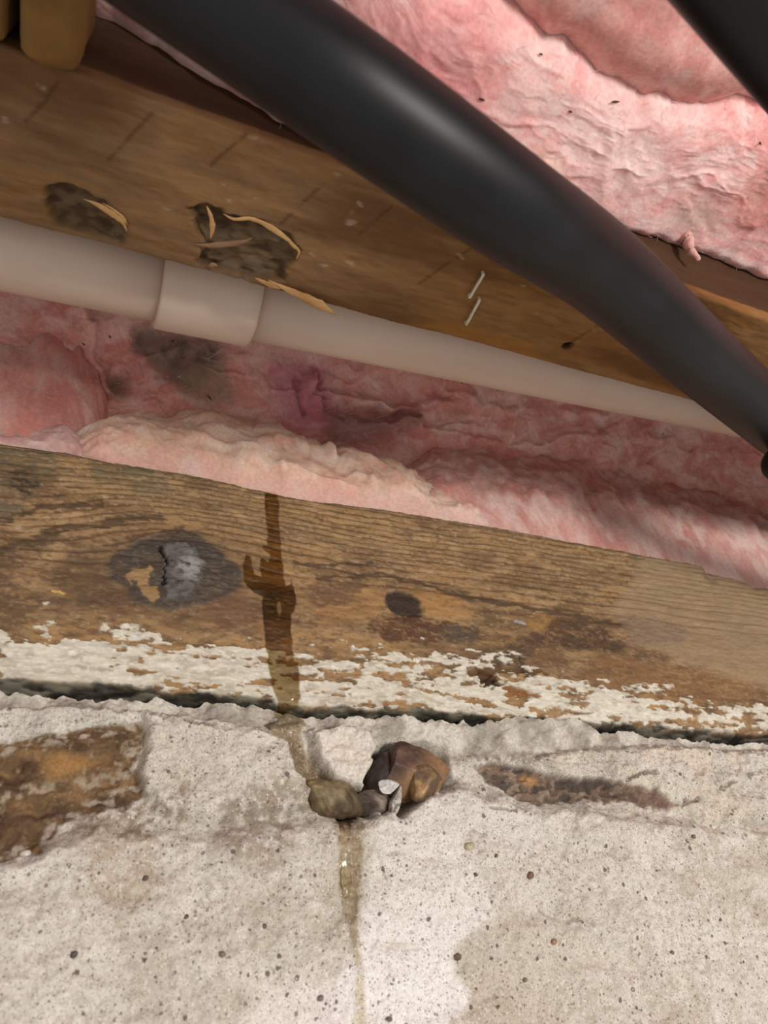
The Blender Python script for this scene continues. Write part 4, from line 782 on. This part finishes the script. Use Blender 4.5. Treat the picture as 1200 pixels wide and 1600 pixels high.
# a tuft hanging from the batt edge
t0 = on_edge(1076, 380, .008); t1 = on_edge(1092, 406, .008); P_ = resample(np.array([t0 + [0, 0, .006], t0, (t0 + t1) / 2 + [-.002, 0, 0], t1]), 14)
tf = link('loose_tuft', tube_mesh('loose_tuft', P_, np.linspace(.0042, .0014, 14), 10, True, .8, .5, colors=None), plain_mat('pink_tuft', (214, 160, 148), (232, 190, 180), 200, 1, .3), oF)
# dark bits of debris caught in the wool
def surf_pick(P, px, py):
    c = P.reshape(-1, 3) - CAM; v = c @ ROT; u = v[:, 0] / v[:, 2] * F + 600; w = 800 - v[:, 1] / v[:, 2] * F; return P.reshape(-1, 3)[np.argmin((u - px) ** 2 + (w - py) ** 2)]
def debris(P, parent, lst, mat=M_SPECK, name='debris_bit'):
    for px, py, l, a in lst:
        p = surf_pick(P, px, py); d = np.array([math.cos(a), 0, math.sin(a)]) * l * MM * .5; q = p + np.array([0, -.0012, -.0004])
        link(name, tube_mesh(name, np.array([q - d, q - d * .5, q, q + d * .5, q + d]), np.array([.15, .4, .5, .4, .1]) * MM, 6, True, 1, .3), mat, parent)
debris(PA, oA, [(130, 540, 3, -.6), (172, 528, 3, -1), (328, 622, 6, -.9), (1170, 843, 3, -.8), (1064, 803, 4, -1.1), (941, 815, 2, -1), (720, 600, 2, .4), (270, 535, 3, 1), (1035, 680, 2, 0)])
debris(PF, oF, [(958, 162, 7, .6), (888, 177, 2, 0), (748, 158, 3, 0), (845, 90, 2, .3), (1183, 226, 5, 1.2)])

# ------------------------------------------------------------------ the water
def film(name, P, sd, thick, C, flipg, parent=None):
    t = thick * np.sqrt(np.clip(-sd / .0035, 0, 1)); Q = P.copy(); Q[..., 1] -= t + .00012
    return link(name, submesh(name, Q, C, face_mask(sd < 0), flipg), M_WATER, parent)
kz = np.hanning(23)[1:-1]; kz /= kz.sum()
def soft(P):
    Q = P.copy(); y = Q[..., 1]
    for _ in range(3):
        y = np.apply_along_axis(lambda r: np.convolve(np.pad(r, 10, 'edge'), kz, 'valid'), 0, y); y = np.apply_along_axis(lambda r: np.convolve(np.pad(r, 10, 'edge'), kz, 'valid'), 1, y)
    Q[..., 1] = y; return Q
ib = (xb > xr(360, 800, 0)) & (xb < xr(490, 1100, 0)); Psub = soft(Pb[ib]); wt = film('water_trickle', Psub, np.where(Zb[ib] > zlo[ib][:, None] + .002, wsd[ib], 1), .0011, CB[ib], True)
tag(wt, 'clear water trickling from the insulation down the beam and the wall', 'water')
iw = (xw > xr(400, 1120, 0)) & (xw < xr(600, 1500, 0)); Pws = soft(Pw[6:, iw]); wsd2 = sdf(Xw[6:, iw] + (fbm(Xw[6:, iw] / .004, Zw[6:, iw] / .004, 3) - .5) * .003, Zw[6:, iw], plane_y(wtrack))
film('water_run', Pws, wsd2, .0009, CW[6:, iw], True, wt)
def drop(px, py, y, size, name='water_drop'):
    p = on_y(px, py, y); o = link(name, rock_mesh(name, size, 3, .06, 0), M_WATER, wt); o.location = p
drop(540, 1374, -.0085, (.0028, .0016, .008))
